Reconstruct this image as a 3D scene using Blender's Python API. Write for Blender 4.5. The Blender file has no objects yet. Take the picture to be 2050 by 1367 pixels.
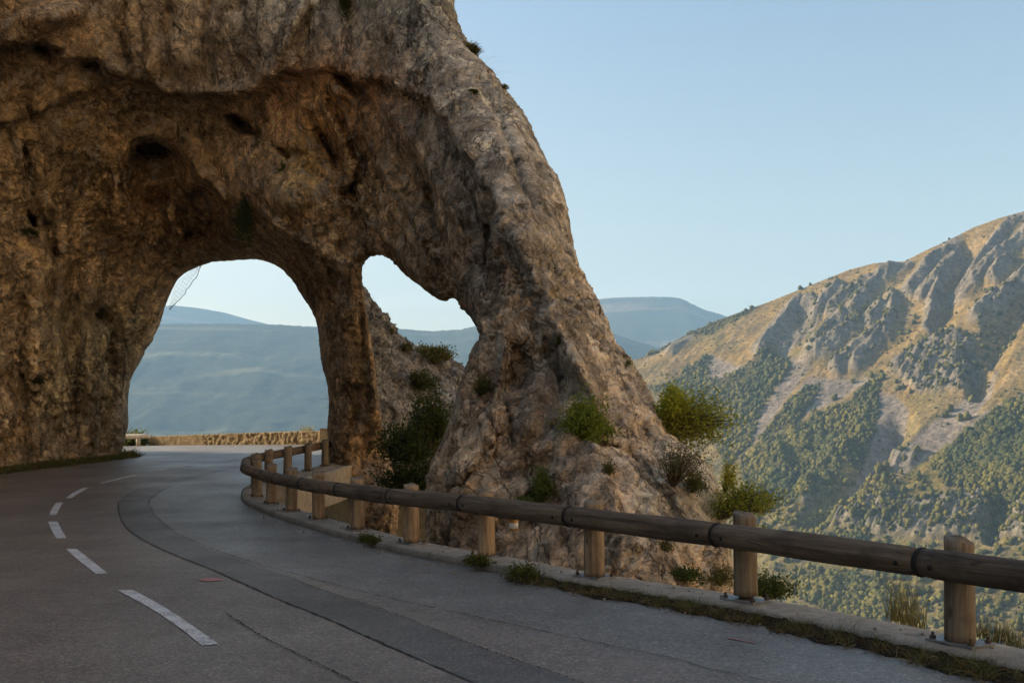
import bpy, math, random
import numpy as np
from mathutils import Vector

SC = bpy.context.scene
COL = SC.collection
RNG = np.random.default_rng(7)
random.seed(7)
F, CU, HZ, EYE = 1993.0, 1025.0, 850.0, 1.5      # focal length in px of the 2050 wide photo, centre column, horizon row, eye height

def P(u, v, Y):
    return np.array([(u - CU) / F * Y, Y, EYE - (v - HZ) / F * Y])

# ------------------------------------------------------------------ helpers
def tag(o, label=None, cat=None, group=None, kind=None):
    if label: o['label'] = label
    if cat: o['category'] = cat
    if group: o['group'] = group
    if kind: o['kind'] = kind
    return o

def empty(name, loc=(0, 0, 0)):
    o = bpy.data.objects.new(name, None)
    o.empty_display_size = 0.2
    COL.objects.link(o)
    o.location = loc
    return o

def mesh_obj(name, V, faces, mat=None, parent=None, smooth=True, colors=None, attr='tint'):
    """faces: (n,k) int array or list of tuples; V in world coordinates (parents are kept unrotated)."""
    V = np.asarray(V, dtype=np.float64)
    me = bpy.data.meshes.new(name)
    if isinstance(faces, np.ndarray) and faces.ndim == 2:
        n, k = faces.shape
        me.vertices.add(len(V)); me.vertices.foreach_set('co', V.astype(np.float32).ravel())
        me.loops.add(n * k); me.loops.foreach_set('vertex_index', faces.astype(np.int32).ravel())
        me.polygons.add(n)
        me.polygons.foreach_set('loop_start', np.arange(0, n * k, k, dtype=np.int32))
        me.polygons.foreach_set('loop_total', np.full(n, k, dtype=np.int32))
        me.update(calc_edges=True)
    else:
        me.from_pydata([tuple(x) for x in V], [], [tuple(int(i) for i in f) for f in faces])
        me.update()
    me.polygons.foreach_set('use_smooth', np.full(len(me.polygons), bool(smooth)))
    if colors is not None:
        a = me.attributes.new(attr, 'FLOAT_COLOR', 'POINT')
        c = np.ones((len(V), 4), np.float32); c[:, :3] = colors
        a.data.foreach_set('color', c.ravel())
    if mat: me.materials.append(mat)
    o = bpy.data.objects.new(name, me)
    COL.objects.link(o)
    if parent is not None:
        o.parent = parent
        p = np.array(parent.location) if parent.parent is None else np.array(parent.location) + np.array(parent.parent.location)
        me.vertices.foreach_set('co', (V - p).astype(np.float32).ravel()) if True else None
        me.update()
    return o

class MB:
    """collects pieces into one mesh"""
    def __init__(s): s.V = []; s.Fc = []; s.C = []; s.n = 0
    def add(s, V, faces, col=None):
        V = np.asarray(V, float)
        s.V.append(V); s.Fc += [tuple(int(i) + s.n for i in f) for f in faces]
        s.C.append(np.tile(np.asarray(col if col is not None else (1, 1, 1), float), (len(V), 1)))
        s.n += len(V)
    def box(s, c, sx, sy, sz, yaw=0, col=None):
        ca, sa = math.cos(yaw), math.sin(yaw)
        V = []
        for z in (-sz / 2, sz / 2):
            for x, y in ((-sx / 2, -sy / 2), (sx / 2, -sy / 2), (sx / 2, sy / 2), (-sx / 2, sy / 2)):
                V.append((c[0] + ca * x - sa * y, c[1] + sa * x + ca * y, c[2] + z))
        s.add(V, [(3, 2, 1, 0), (4, 5, 6, 7), (0, 1, 5, 4), (1, 2, 6, 5), (2, 3, 7, 6), (3, 0, 4, 7)], col)
    def tube(s, pts, rad, seg=8, cap=True, col=None, jit=0.0):
        pts = np.asarray(pts, float); m = len(pts)
        rad = np.broadcast_to(np.asarray(rad, float), (m,))
        T = np.gradient(pts, axis=0); T /= np.linalg.norm(T, axis=1)[:, None] + 1e-12
        ref = np.array([0, 0, 1.0]) if abs(T[0, 2]) < 0.8 else np.array([1.0, 0, 0])
        V = []
        for i in range(m):
            a = np.cross(T[i], ref); a /= np.linalg.norm(a) + 1e-12
            b = np.cross(a, T[i])
            for k in range(seg):
                t = 2 * math.pi * k / seg
                r = rad[i] * (1 + jit * math.sin(3.1 * k + 1.7 * i) * 0.5)
                V.append(pts[i] + r * (math.cos(t) * a + math.sin(t) * b))
        fs = []
        for i in range(m - 1):
            for k in range(seg):
                k2 = (k + 1) % seg
                fs.append((i * seg + k, i * seg + k2, (i + 1) * seg + k2, (i + 1) * seg + k))
        if cap:
            fs.append(tuple(range(seg - 1, -1, -1))); fs.append(tuple((m - 1) * seg + k for k in range(seg)))
        s.add(V, fs, col)
    def build(s, name, mat, parent=None, smooth=True, colors=False):
        V = np.concatenate(s.V)
        return mesh_obj(name, V, s.Fc, mat, parent, smooth, np.concatenate(s.C) if colors else None)

def smoothstep(a, b, x):
    t = np.clip((x - a) / (b - a), 0, 1)
    return t * t * (3 - 2 * t)

# ------------------------------------------------------------------ numpy noise
_prm = np.random.default_rng(3).permutation(256).astype(np.int32)
_prm = np.concatenate([_prm, _prm, _prm])
_g = np.random.default_rng(4).normal(size=(256, 3)).astype(np.float32)
_g /= np.linalg.norm(_g, axis=1)[:, None]

def perlin(p):
    p = np.asarray(p, np.float32)
    i = np.floor(p).astype(np.int32); f = p - i
    w = f * f * f * (f * (f * 6 - 15) + 10)
    i &= 255
    out = np.zeros(len(p), np.float32)
    for dx in (0, 1):
        hx = _prm[i[:, 0] + dx]
        wx = w[:, 0] if dx else 1 - w[:, 0]
        for dy in (0, 1):
            hy = _prm[hx + i[:, 1] + dy]
            wy = wx * (w[:, 1] if dy else 1 - w[:, 1])
            for dz in (0, 1):
                h = _prm[hy + i[:, 2] + dz] & 255
                g = _g[h]
                d = g[:, 0] * (f[:, 0] - dx) + g[:, 1] * (f[:, 1] - dy) + g[:, 2] * (f[:, 2] - dz)
                out += wy * (w[:, 2] if dz else 1 - w[:, 2]) * d
    return out * 1.5

def fbm(p, octs=4, lac=2.03, gain=0.5, ridged=False):
    a, s, out = 1.0, 0.0, 0
    p = np.asarray(p, np.float32)
    for k in range(octs):
        n = perlin(p + 17.3 * k)
        if ridged: n = 1 - 2 * np.abs(n)
        out = out + a * n; s += a
        a *= gain; p = p * lac
    return out / s

def worley(p):
    """distance to nearest and second nearest feature point, plus a random value of the nearest cell"""
    p = np.asarray(p, np.float32); i = np.floor(p).astype(np.int32)
    d1 = np.full(len(p), 9.0, np.float32); d2 = d1.copy(); rv = np.zeros(len(p), np.float32)
    for dx in (-1, 0, 1):
        for dy in (-1, 0, 1):
            for dz in (-1, 0, 1):
                c = i + np.array([dx, dy, dz], np.int32)
                cm = c & 255
                h = _prm[_prm[_prm[cm[:, 0]] + cm[:, 1]] + cm[:, 2]]
                q = c + 0.5 + 0.45 * _g[h]
                d = np.sqrt(((q - p) ** 2).sum(1))
                near = d < d1
                d2 = np.where(near, d1, np.minimum(d2, d))
                rv = np.where(near, h / 255.0, rv)
                d1 = np.where(near, d, d1)
    return d1, d2, rv

# ------------------------------------------------------------------ 2-D polygon tools (vectorised)
def seg_dist(px, py, pts, closed=False):
    pts = np.asarray(pts, float)
    n = len(pts); best = np.full(px.shape, 1e9)
    for i in range(n if closed else n - 1):
        a, b = pts[i], pts[(i + 1) % n]
        d = b - a; L = (d * d).sum() + 1e-9
        t = np.clip(((px - a[0]) * d[0] + (py - a[1]) * d[1]) / L, 0, 1)
        best = np.minimum(best, np.hypot(px - a[0] - t * d[0], py - a[1] - t * d[1]))
    return best

def inside(px, py, pts):
    pts = np.asarray(pts, float); n = len(pts)
    r = np.zeros(px.shape, bool)
    for i in range(n):
        x1, y1 = pts[i]; x2, y2 = pts[(i + 1) % n]
        if y1 == y2: continue
        c = ((y1 > py) != (y2 > py)) & (px < (x2 - x1) * (py - y1) / (y2 - y1) + x1)
        r ^= c
    return r

def sdf(px, py, pts):
    """positive inside"""
    d = seg_dist(px, py, pts, True)
    return np.where(inside(px, py, pts), d, -d)

def rbf(cps, smooth=2.0):
    c = np.asarray(cps, float); xy = c[:, :2] / 100.0; val = c[:, 2:]
    n = len(c)
    r = np.hypot(xy[:, None, 0] - xy[None, :, 0], xy[:, None, 1] - xy[None, :, 1])
    K = r + np.eye(n) * 0
    A = np.zeros((n + 3, n + 3)); A[:n, :n] = -K + np.eye(n) * 0.15 * smooth * 0.1
    A[:n, n] = 1; A[:n, n + 1:] = xy; A[n, :n] = 1; A[n + 1:, :n] = xy.T
    B = np.zeros((n + 3, val.shape[1])); B[:n] = val
    W = np.linalg.solve(A, B)
    def ev(u, v):
        sh = np.shape(u); x = np.ravel(u) / 100.0; y = np.ravel(v) / 100.0
        out = W[n] + x[:, None] * W[n + 1] + y[:, None] * W[n + 2]
        for k in range(n):
            out = out - np.hypot(x - xy[k, 0], y - xy[k, 1])[:, None] * W[k]
        return out.reshape(sh + (val.shape[1],)).squeeze(-1) if val.shape[1] == 1 else out.reshape(sh + (val.shape[1],))
    return ev

# ------------------------------------------------------------------ node helpers
class NT:
    def __init__(s, name):
        s.m = bpy.data.materials.new(name); s.m.use_nodes = True
        s.t = s.m.node_tree; s.t.nodes.clear()
        s.out = s.t.nodes.new('ShaderNodeOutputMaterial')
        s._co = None
    def n(s, typ, **kw):
        x = s.t.nodes.new(typ)
        for k, v in kw.items():
            if k in ('i',): continue
            setattr(x, k, v)
        for k, v in kw.get('i', {}).items():
            sock = x.inputs[k]
            if hasattr(v, 'links') or isinstance(v, bpy.types.NodeSocket): s.t.links.new(v, sock)
            else: sock.default_value = v
        return x
    def co(s):
        if s._co is None: s._co = s.n('ShaderNodeNewGeometry').outputs['Position']
        return s._co
    def mapping(s, scale=(1, 1, 1), rot=(0, 0, 0), vec=None):
        return s.n('ShaderNodeMapping', i={'Vector': vec or s.co(), 'Scale': scale, 'Rotation': rot}).outputs[0]
    def noise(s, scale, detail=4, rough=0.55, vec=None, dist=0.0):
        return s.n('ShaderNodeTexNoise', i={'Vector': vec or s.co(), 'Scale': scale, 'Detail': detail, 'Roughness': rough, 'Distortion': dist}).outputs[0]
    def voro(s, scale, vec=None, feature='F1', out='Distance', rnd=1.0):
        return s.n('ShaderNodeTexVoronoi', feature=feature, i={'Vector': vec or s.co(), 'Scale': scale, 'Randomness': rnd}).outputs[out]
    def ramp(s, fac, stops):
        r = s.n('ShaderNodeValToRGB', i={'Fac': fac}); e = r.color_ramp.elements
        while len(e) < len(stops): e.new(0.5)
        for k, (p, c) in enumerate(stops):
            e[k].position = p
            e[k].color = (c, c, c, 1) if not hasattr(c, '__len__') else (*c, 1)
        return r.outputs[0]
    def mix(s, fac, a, b, mode='MIX'):
        x = s.n('ShaderNodeMix', data_type='RGBA', blend_type=mode)
        for sock, v in ((x.inputs[0], fac), (x.inputs[6], a), (x.inputs[7], b)):
            if isinstance(v, bpy.types.NodeSocket): s.t.links.new(v, sock)
            else: sock.default_value = v if not (hasattr(v, '__len__') and len(v) == 3) else (*v, 1)
        return x.outputs[2]
    def math(s, op, a, b=0.0):
        x = s.n('ShaderNodeMath', operation=op)
        for sock, v in zip(x.inputs, (a, b)):
            if isinstance(v, bpy.types.NodeSocket): s.t.links.new(v, sock)
            else: sock.default_value = v
        return x.outputs[0]
    def attr(s, name): return s.n('ShaderNodeAttribute', attribute_name=name).outputs['Color']
    def bump(s, h, dist=0.05, strength=1.0, normal=None):
        i = {'Height': h, 'Distance': dist, 'Strength': strength}
        if normal is not None: i['Normal'] = normal
        return s.n('ShaderNodeBump', i=i).outputs[0]
    def done(s, color, rough=0.9, normal=None, spec=0.3, metal=0.0):
        i = {'Base Color': color if isinstance(color, bpy.types.NodeSocket) else (*color, 1), 'Roughness': rough, 'Specular IOR Level': spec, 'Metallic': metal}
        if normal is not None: i['Normal'] = normal
        b = s.n('ShaderNodeBsdfPrincipled', i=i)
        s.t.links.new(b.outputs[0], s.out.inputs['Surface'])
        return s.m

def mat_simple(name, col, rough=0.8, spec=0.3, metal=0.0, nscale=30, namp=0.35, bump=0.003):
    t = NT(name)
    nz = t.noise(nscale, 5, 0.6)
    lo = tuple(c * (1 - namp) for c in col); hi = tuple(min(1, c * (1 + namp)) for c in col)
    return t.done(t.ramp(nz, [(0.3, lo), (0.7, hi)]), rough, t.bump(nz, bump), spec, metal)

# ------------------------------------------------------------------ camera, light, sky
EXPOSURE = 2.0
cam = bpy.data.cameras.new('camera'); co = bpy.data.objects.new('camera', cam); COL.objects.link(co)
cam.sensor_width = 36.0; cam.lens = 36.0 * F / 2050.0
cam.shift_y = (HZ - 683.5) / 2050.0
cam.clip_start = 0.1; cam.clip_end = 60000
co.location = (0, 0, EYE); co.rotation_euler = (math.radians(90), 0, 0)
SC.camera = co

SUN_EL = math.radians(22.0)
SUN_AZ = math.atan2(-0.93, 0.37)               # compass angle from +Y towards +X
sun_to = Vector((math.sin(SUN_AZ) * math.cos(SUN_EL), math.cos(SUN_AZ) * math.cos(SUN_EL), math.sin(SUN_EL)))
w = bpy.data.worlds.new('World'); SC.world = w; w.use_nodes = True
nt = w.node_tree; nt.nodes.clear()
sky = nt.nodes.new('ShaderNodeTexSky'); sky.sky_type = 'NISHITA'; sky.sun_disc = False
sky.sun_elevation = SUN_EL; sky.sun_rotation = SUN_AZ
sky.altitude = 300; sky.air_density = 1.0; sky.dust_density = 2.0; sky.ozone_density = 0.9
bg = nt.nodes.new('ShaderNodeBackground'); bg.inputs[1].default_value = 0.0605
wo = nt.nodes.new('ShaderNodeOutputWorld')
tc_ = nt.nodes.new('ShaderNodeTexCoord'); sx_ = nt.nodes.new('ShaderNodeSeparateXYZ'); nt.links.new(tc_.outputs['Generated'], sx_.inputs[0])
cr_ = nt.nodes.new('ShaderNodeValToRGB'); nt.links.new(sx_.outputs['Z'], cr_.inputs[0])      # air colour by height above the horizon: creamy low, deep higher up
for e_, (p_, c_) in zip([cr_.color_ramp.elements[0], cr_.color_ramp.elements[1]] + [cr_.color_ramp.elements.new(0.1 * k_) for k_ in (1, 2)], [(0.0, (1.26, 0.95, 0.62)), (1.0, (0.95, 0.93, 0.90)), (0.17, (1.14, 0.94, 0.72)), (0.42, (0.90, 0.90, 0.86))]):
    e_.position = p_; e_.color = (*c_, 1)
tn = nt.nodes.new('ShaderNodeMix'); tn.data_type = 'RGBA'; tn.blend_type = 'MULTIPLY'; tn.inputs[0].default_value = 1.0
cm_ = nt.nodes.new('ShaderNodeMapping'); cm_.inputs['Scale'].default_value = (5, 5, 26); nt.links.new(tc_.outputs['Generated'], cm_.inputs[0])
cn_ = nt.nodes.new('ShaderNodeTexNoise'); cn_.inputs['Scale'].default_value = 1.0; cn_.inputs['Detail'].default_value = 6; nt.links.new(cm_.outputs[0], cn_.inputs['Vector'])
ca_ = nt.nodes.new('ShaderNodeMapRange'); ca_.inputs[1].default_value = 0.48; ca_.inputs[2].default_value = 0.72; nt.links.new(cn_.outputs[0], ca_.inputs[0])
cz_ = nt.nodes.new('ShaderNodeMapRange'); cz_.inputs[1].default_value = 0.16; cz_.inputs[2].default_value = 0.08; nt.links.new(sx_.outputs['Z'], cz_.inputs[0])
cf_ = nt.nodes.new('ShaderNodeMath'); cf_.operation = 'MULTIPLY'; nt.links.new(ca_.outputs[0], cf_.inputs[0]); nt.links.new(cz_.outputs[0], cf_.inputs[1])
cc_ = nt.nodes.new('ShaderNodeMix'); cc_.data_type = 'RGBA'; cc_.inputs[7].default_value = (1.50, 1.18, 0.92, 1); nt.links.new(cf_.outputs[0], cc_.inputs[0]); nt.links.new(cr_.outputs[0], cc_.inputs[6])
nt.links.new(cc_.outputs[2], tn.inputs[7]); nt.links.new(sky.outputs[0], tn.inputs[6]); nt.links.new(tn.outputs[2], bg.inputs[0]); nt.links.new(bg.outputs[0], wo.inputs[0])
sl = bpy.data.lights.new('sun', 'SUN'); sl.energy = 2.9; sl.angle = math.radians(0.5); sl.color = (1.0, 0.81, 0.56)
so = bpy.data.objects.new('sun', sl); COL.objects.link(so)
so.rotation_euler = sun_to.to_track_quat('Z', 'Y').to_euler(); so.location = (-30, 0, 60)
SC.view_settings.view_transform = 'Standard'; SC.view_settings.look = 'None'
SC.view_settings.exposure = EXPOSURE; SC.view_settings.gamma = 1.0
SC.render.engine = 'CYCLES'
SC.cycles.use_denoising = True
SC.cycles.max_bounces = 8; SC.cycles.diffuse_bounces = 7; SC.cycles.volume_bounces = 1
SC.cycles.transparent_max_bounces = 6
SC.cycles.sample_clamp_indirect = 6

# ------------------------------------------------------------------ road surface
def road_z(X, Y):
    X = np.asarray(X, float); Y = np.asarray(Y, float)
    base = np.interp(Y, [-50, 14, 17, 19, 22, 26.6, 34, 42, 46, 60], [0, 0, 0.01, 0.05, 0.16, 0.31, 0.47, 0.62, 0.64, 0.66])
    return base + 0.023 * (X + 12) * smoothstep(34, 42, Y)

def on_road(u, v, dz=0.0):
    lo, hi = 3.0, 80.0
    for _ in range(50):
        m = 0.5 * (lo + hi)
        zr = EYE - (v - HZ) / F * m
        if zr > road_z((u - CU) / F * m, m) + dz: lo = m
        else: hi = m
    return np.array([(u - CU) / F * lo, lo, float(road_z((u - CU) / F * lo, lo)) + dz])

def spline(pts, n):
    """Catmull-Rom resampled to n points of equal spacing"""
    p = np.asarray(pts, float)
    q = np.vstack([2 * p[0] - p[1], p, 2 * p[-1] - p[-2]])
    out = []
    for i in range(len(p) - 1):
        for t in np.linspace(0, 1, 24, endpoint=False):
            a, b, c, d = q[i:i + 4]
            out.append(0.5 * (2 * b + (c - a) * t + (2 * a - 5 * b + 4 * c - d) * t * t + (3 * b - a - 3 * c + d) * t ** 3))
    out.append(p[-1]); out = np.array(out)
    L = np.concatenate([[0], np.cumsum(np.linalg.norm(np.diff(out, axis=0), axis=1))])
    s = np.linspace(0, L[-1], n)
    return np.stack([np.interp(s, L, out[:, k]) for k in range(out.shape[1])], 1)

KH = 0.08
post_px = [(1918, 1288), (1490, 1203), (1187, 1156), (971, 1115), (821, 1088), (713, 1061), (635, 1040), (581, 1024), (541, 1009), (512, 995)]
front = [on_road(u, v, KH)[:2] for u, v in post_px]
back = [(-5.35, 20.7), (-5.40, 22.0), (-5.3, 23.4), (-5.12, 24.9), (-5.02, 26.6), (-4.95, 27.9)]
near_ext = [(7.6, -2.6), (6.2, 0.4), (5.0, 2.6), (3.95, 4.6)]
posts_xy = np.array(near_ext + front + back)
kerb_c = spline(posts_xy, 360)                     # line through the post feet
tg = np.gradient(kerb_c, axis=0); tg /= np.linalg.norm(tg, axis=1)[:, None]
nrm = np.stack([-tg[:, 1], tg[:, 0]], 1)           # points left of travel = towards the road
if ((np.array([-6.0, 10.0]) - kerb_c[100]) * nrm[100]).sum() < 0: nrm = -nrm
road_side = kerb_c + nrm * 0.24
out_side = kerb_c - nrm * 0.27

t = NT('asphalt')
co1 = t.co()
chip = t.voro(75, out='Color'); chipd = t.n('ShaderNodeSeparateColor', i={'Color': chip}).outputs[0]
fine = t.noise(160, 2, 0.6)
sepx = t.n('ShaderNodeAttribute', attribute_name='tint').outputs['Color']
big = t.noise(0.55, 4, 0.6); mid = t.noise(5, 5, 0.65)
chip2 = t.n('ShaderNodeSeparateColor', i={'Color': t.voro(34, out='Color')}).outputs[0]; c0 = t.ramp(chip2, [(0.0, 0.9), (0.6, 0.99), (1.0, 1.16)])
sp = t.ramp(chipd, [(0.0, 0.55), (0.55, 0.88), (0.85, 1.18), (1.0, 1.75)])
c = t.mix(1.0, t.mix(1.0, sepx, c0, 'MULTIPLY'), sp, 'MULTIPLY')
c = t.mix(1.0, c, t.ramp(big, [(0.3, 0.8), (0.7, 1.2)]), 'MULTIPLY')
c = t.mix(1.0, c, t.ramp(mid, [(0.3, 0.86), (0.7, 1.14)]), 'MULTIPLY')
c = t.mix(t.ramp(t.noise(1.7, 5, 0.7, None, 1.2), [(0.60, 0.0), (0.74, 0.35)]), c, (0.055, 0.05, 0.046)); c = t.mix(t.ramp(t.noise(0.9, 3, 0.6), [(0.58, 0.0), (0.72, 0.22)]), c, (0.26, 0.235, 0.205))
h = t.math('ADD', t.math('MULTIPLY', chipd, 0.7), fine)
M_ASPH = t.done(c, t.ramp(big, [(0.3, 0.55), (0.7, 0.40)]), t.bump(h, 0.005, 0.6), 0.5)

gx = np.arange(-21, 9.01, 0.25); gy = np.concatenate([np.arange(-12, 30, 0.25), np.arange(30, 52, 0.25)])
GX, GY = np.meshgrid(gx, gy, indexing='ij')
wallL, wallR = np.array([-17.15, 47.0]), np.array([-7.55, 40.6])
road_poly = [(-20, -12), (-20, 36), (-21, 47.6), (-17.1, 47.3), (-7.4, 40.9), (4, 37), (4, 33.5), (-2, 32), (-4.7, 29.5)] + [tuple(p) for p in kerb_c[::-4]] + [(7.9, -12)]
cxm, cym = GX[:-1, :-1] + 0.125, GY[:-1, :-1] + 0.125
keep = inside(cxm, cym, road_poly)
ids = np.arange(GX.size).reshape(GX.shape)
q = np.stack([ids[:-1, :-1], ids[1:, :-1], ids[1:, 1:], ids[:-1, 1:]], -1)[keep]
GZ = road_z(GX, GY)
V = np.stack([GX, GY, GZ], -1).reshape(-1, 3)
crack_px = [(359, 967), (325, 982), (303, 998), (299, 1009), (314, 1035), (352, 1066), (408, 1092), (473, 1115), (567, 1143), (661, 1168), (763, 1194), (877, 1219), (990, 1243), (1104, 1268), (1217, 1292), (1350, 1319), (1413, 1338), (1546, 1366), (1700, 1400)]
crack_g = np.array([on_road(u, v)[:2] for u, v in crack_px])
# the lane by the kerb is a newer, greyer coat than the brownish chippings of the outer lane
inner_poly = list(map(tuple, crack_g)) + [(2.0, 3.0), (7, -12), (8, -12)] + [tuple(p) for p in kerb_c] + [(-5.0, 30), (-6.2, 28), (-7.0, 25), (-6.9, 22)]
sd_in = sdf(V[:, 0], V[:, 1], inner_poly)
k = smoothstep(-0.12, 0.12, sd_in)[:, None]
far = smoothstep(24, 40, V[:, 1])[:, None]
tint = (1 - k) * np.array([0.182, 0.150, 0.126]) + k * np.array([0.172, 0.163, 0.149])
tint = tint * (1 - far) + far * np.array([0.19, 0.165, 0.135])
used = np.unique(q); remap = np.zeros(len(V), int); remap[used] = np.arange(len(used))
road = mesh_obj('road', V[used], remap[q], M_ASPH, colors=tint[used]); tag(road, kind='structure')

def ribbon(name, L, R, mat, parent, dz=0.004, tintc=None, sub=10):
    L = spline(np.array(L), sub); R = spline(np.array(R), sub)
    n = len(L); m = 4
    V = []; 
    for i in range(n):
        for j in range(m + 1):
            x, y = L[i] + (R[i] - L[i]) * j / m
            V.append((x, y, float(road_z(x, y)) + dz))
    V = np.array(V)
    fs = np.array([(i * (m + 1) + j, i * (m + 1) + j + 1, (i + 1) * (m + 1) + j + 1, (i + 1) * (m + 1) + j) for i in range(n - 1) for j in range(m)])
    e = V[fs[0]]
    if np.cross(e[1] - e[0], e[2] - e[0])[2] < 0: fs = fs[:, ::-1].copy()
    return mesh_obj(name, V, fs, mat, parent, colors=(np.tile(tintc, (len(V), 1)) if tintc is not None else None))

g = lambda pts: [on_road(u, v)[:2] for u, v in pts]
# trench patch of darker asphalt
patchL = g([(470, 934), (363, 956), (314, 971), (272, 982), (242, 1001), (236, 1012), (246, 1047), (280, 1077), (340, 1107), (416, 1137), (492, 1171), (567, 1204), (643, 1234), (733, 1274), (801, 1304), (896, 1345), (960, 1372), (1040, 1405)])
patchR = g([(476, 935), (390, 957), (353, 968), (323, 983), (302, 999), (297.5, 1009), (312, 1035), (350, 1067), (406, 1094), (471, 1118), (565, 1150), (650, 1183), (740, 1212), (801, 1233), (890, 1268), (971, 1300), (1123, 1353), (1260, 1405)])
ribbon('asphalt_patch', patchL, patchR, M_ASPH, road, 0.004, (0.108, 0.095, 0.084), 90)
t = NT('crack_tar'); M_CRACK = t.done(t.ramp(t.noise(40, 4), [(0.3, (0.022, 0.019, 0.017)), (0.7, (0.055, 0.048, 0.042))]), 0.9, spec=0.1)
def crack(pts, w0, seed, n=260):
    c = spline(np.array(pts), n); T = np.gradient(c, axis=0); T /= np.linalg.norm(T, axis=1)[:, None]; N = np.stack([-T[:, 1], T[:, 0]], 1)
    q3 = np.stack([np.arange(n) * 0.35, np.full(n, seed * 3.7), np.zeros(n)], 1)
    c = c + N * (0.030 * fbm(q3 * 1.6, 5, gain=0.65))[:, None]
    wd = w0 * np.clip(0.5 + 1.7 * fbm(q3 * 3 + 9, 4), 0.06, 2.2)
    ends = np.minimum(1, np.minimum(np.arange(n), np.arange(n)[::-1]) / 12.0)
    wd = wd * ends
    L = c + N * wd[:, None]; R = c - N * wd[:, None]
    V = np.concatenate([np.column_stack([L, road_z(L[:, 0], L[:, 1]) + 0.009]), np.column_stack([R, road_z(R[:, 0], R[:, 1]) + 0.009])])
    i = np.arange(n - 1)
    return mesh_obj('crack', V, np.stack([i, i + n, i + n + 1, i + 1], 1)[:, ::-1].copy() if True else None, M_CRACK, road)
crack(crack_g, 0.008, 1)
crack(patchL[2:], 0.009, 2)
crack(g([(446, 1224), (480, 1246), (529, 1277), (600, 1312), (662, 1342), (760, 1392)]), 0.010, 3, 160)
crack(patchR[10:], 0.006, 4)
# painted marks
t = NT('road_paint')
wear = t.noise(55, 5, 0.7); big = t.noise(4, 3)
col = t.mix(t.ramp(t.math('ADD', wear, t.math('MULTIPLY', big, 0.45)), [(0.57, 0.0), (0.74, 1.0)]), (0.14, 0.125, 0.115), (0.58, 0.58, 0.58))
M_PAINT = t.done(col, 0.6, t.bump(wear, 0.003), 0.3)
dashes = [([(236, 1182), (300, 1217), (360, 1257), (405, 1293)], [(267, 1181), (330, 1216), (390, 1256), (437, 1289)]),
          ([(132, 1099), (160, 1124), (193, 1149.5)], [(153, 1098.5), (184, 1123), (216, 1148)]),
          ([(96, 1044), (103, 1061), (113, 1078)], [(115, 1044), (123, 1060), (133, 1077)]),
          ([(98, 1031), (104, 1018), (113, 1006)], [(113, 1031), (119, 1018), (127, 1006)]),
          ([(130, 997), (146, 987), (165, 977)], [(143, 997), (159, 987), (176, 977)]),
          ([(197, 968), (230, 959), (268, 950.5)], [(205, 968), (238, 959.5), (276, 951)]),
          ([(318, 942), (350, 936), (380, 931)], [(326, 942), (357, 936.3), (387, 931.5)]),
          ([(438, 923.5), (458, 920), (480, 917)], [(446, 923.8), (466, 920.3), (488, 917.3)])]
for a, b in dashes:
    ribbon('lane_dash', g(a), g(b), M_PAINT, road, 0.005, None, 12)
t = NT('pink_paint'); nz = t.noise(60, 4, 0.7)
M_PINK = t.done(t.mix(t.ramp(nz, [(0.40, 0), (0.62, 1)]), (0.22, 0.17, 0.145), (0.50, 0.17, 0.19)), 0.7)
ribbon('pink_paint_mark', g([(398, 1160), (415, 1157), (440, 1158)]), g([(404, 1163), (420, 1164), (446, 1162)]), M_PINK, road, 0.006, None, 8)
ribbon('pink_paint_mark', g([(1455, 1276), (1485, 1281), (1512, 1287)]), g([(1457, 1278), (1487, 1283.5), (1514, 1289)]), M_PINK, road, 0.006, None, 8)

# ------------------------------------------------------------------ kerb
t = NT('kerb_concrete')
n1 = t.noise(9, 6, 0.65); n2 = t.noise(1.3, 4, 0.6); n3 = t.voro(40)
col = t.ramp(n1, [(0.25, (0.19, 0.168, 0.138)), (0.5, (0.33, 0.295, 0.245)), (0.8, (0.42, 0.38, 0.32))])
col = t.mix(t.ramp(n2, [(0.45, 0.0), (0.65, 0.6)]), col, (0.19, 0.17, 0.135))
col = t.mix(t.ramp(t.noise(3.2, 6, 0.7), [(0.56, 0.0), (0.68, 0.6)]), col, (0.11, 0.10, 0.08)); col = t.mix(1.0, col, t.ramp(t.noise(60, 4, 0.7), [(0.3, 0.7), (0.7, 1.3)]), 'MULTIPLY')
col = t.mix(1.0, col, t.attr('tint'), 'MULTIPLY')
M_KERB = t.done(col, 0.92, t.bump(t.math('ADD', n1, t.math('MULTIPLY', n3, 0.3)), 0.012), 0.2)
M_CONC = M_KERB
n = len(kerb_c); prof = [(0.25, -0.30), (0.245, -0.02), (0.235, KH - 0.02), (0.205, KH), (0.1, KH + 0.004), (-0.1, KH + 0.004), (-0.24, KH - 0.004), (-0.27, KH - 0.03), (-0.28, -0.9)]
sub = spline(kerb_c, 900); T = np.gradient(sub, axis=0); T /= np.linalg.norm(T, axis=1)[:, None]; N = np.stack([-T[:, 1], T[:, 0]], 1)
if ((np.array([-6.0, 10.0]) - sub[250]) * N[250]).sum() < 0: N = -N
ns = len(sub); s_len = np.arange(ns) * np.linalg.norm(sub[1] - sub[0])
V = []
for j, (o, z) in enumerate(prof):
    q3 = np.stack([s_len * 1.6, np.full(ns, j * 0.6), np.full(ns, 2.0)], 1)
    jit = 0.014 * fbm(q3, 4) + 0.016 * np.minimum(0, fbm(q3 * 3.1 + 5, 3) + 0.05)
    xy = sub + N * (o + jit)[:, None]
    zz = road_z(sub[:, 0], sub[:, 1]) + z + (0.6 * jit if 2 <= j <= 7 else 0)
    V.append(np.column_stack([xy, zz]))
V = np.stack(V, 1).reshape(-1, 3); m = len(prof)
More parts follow.
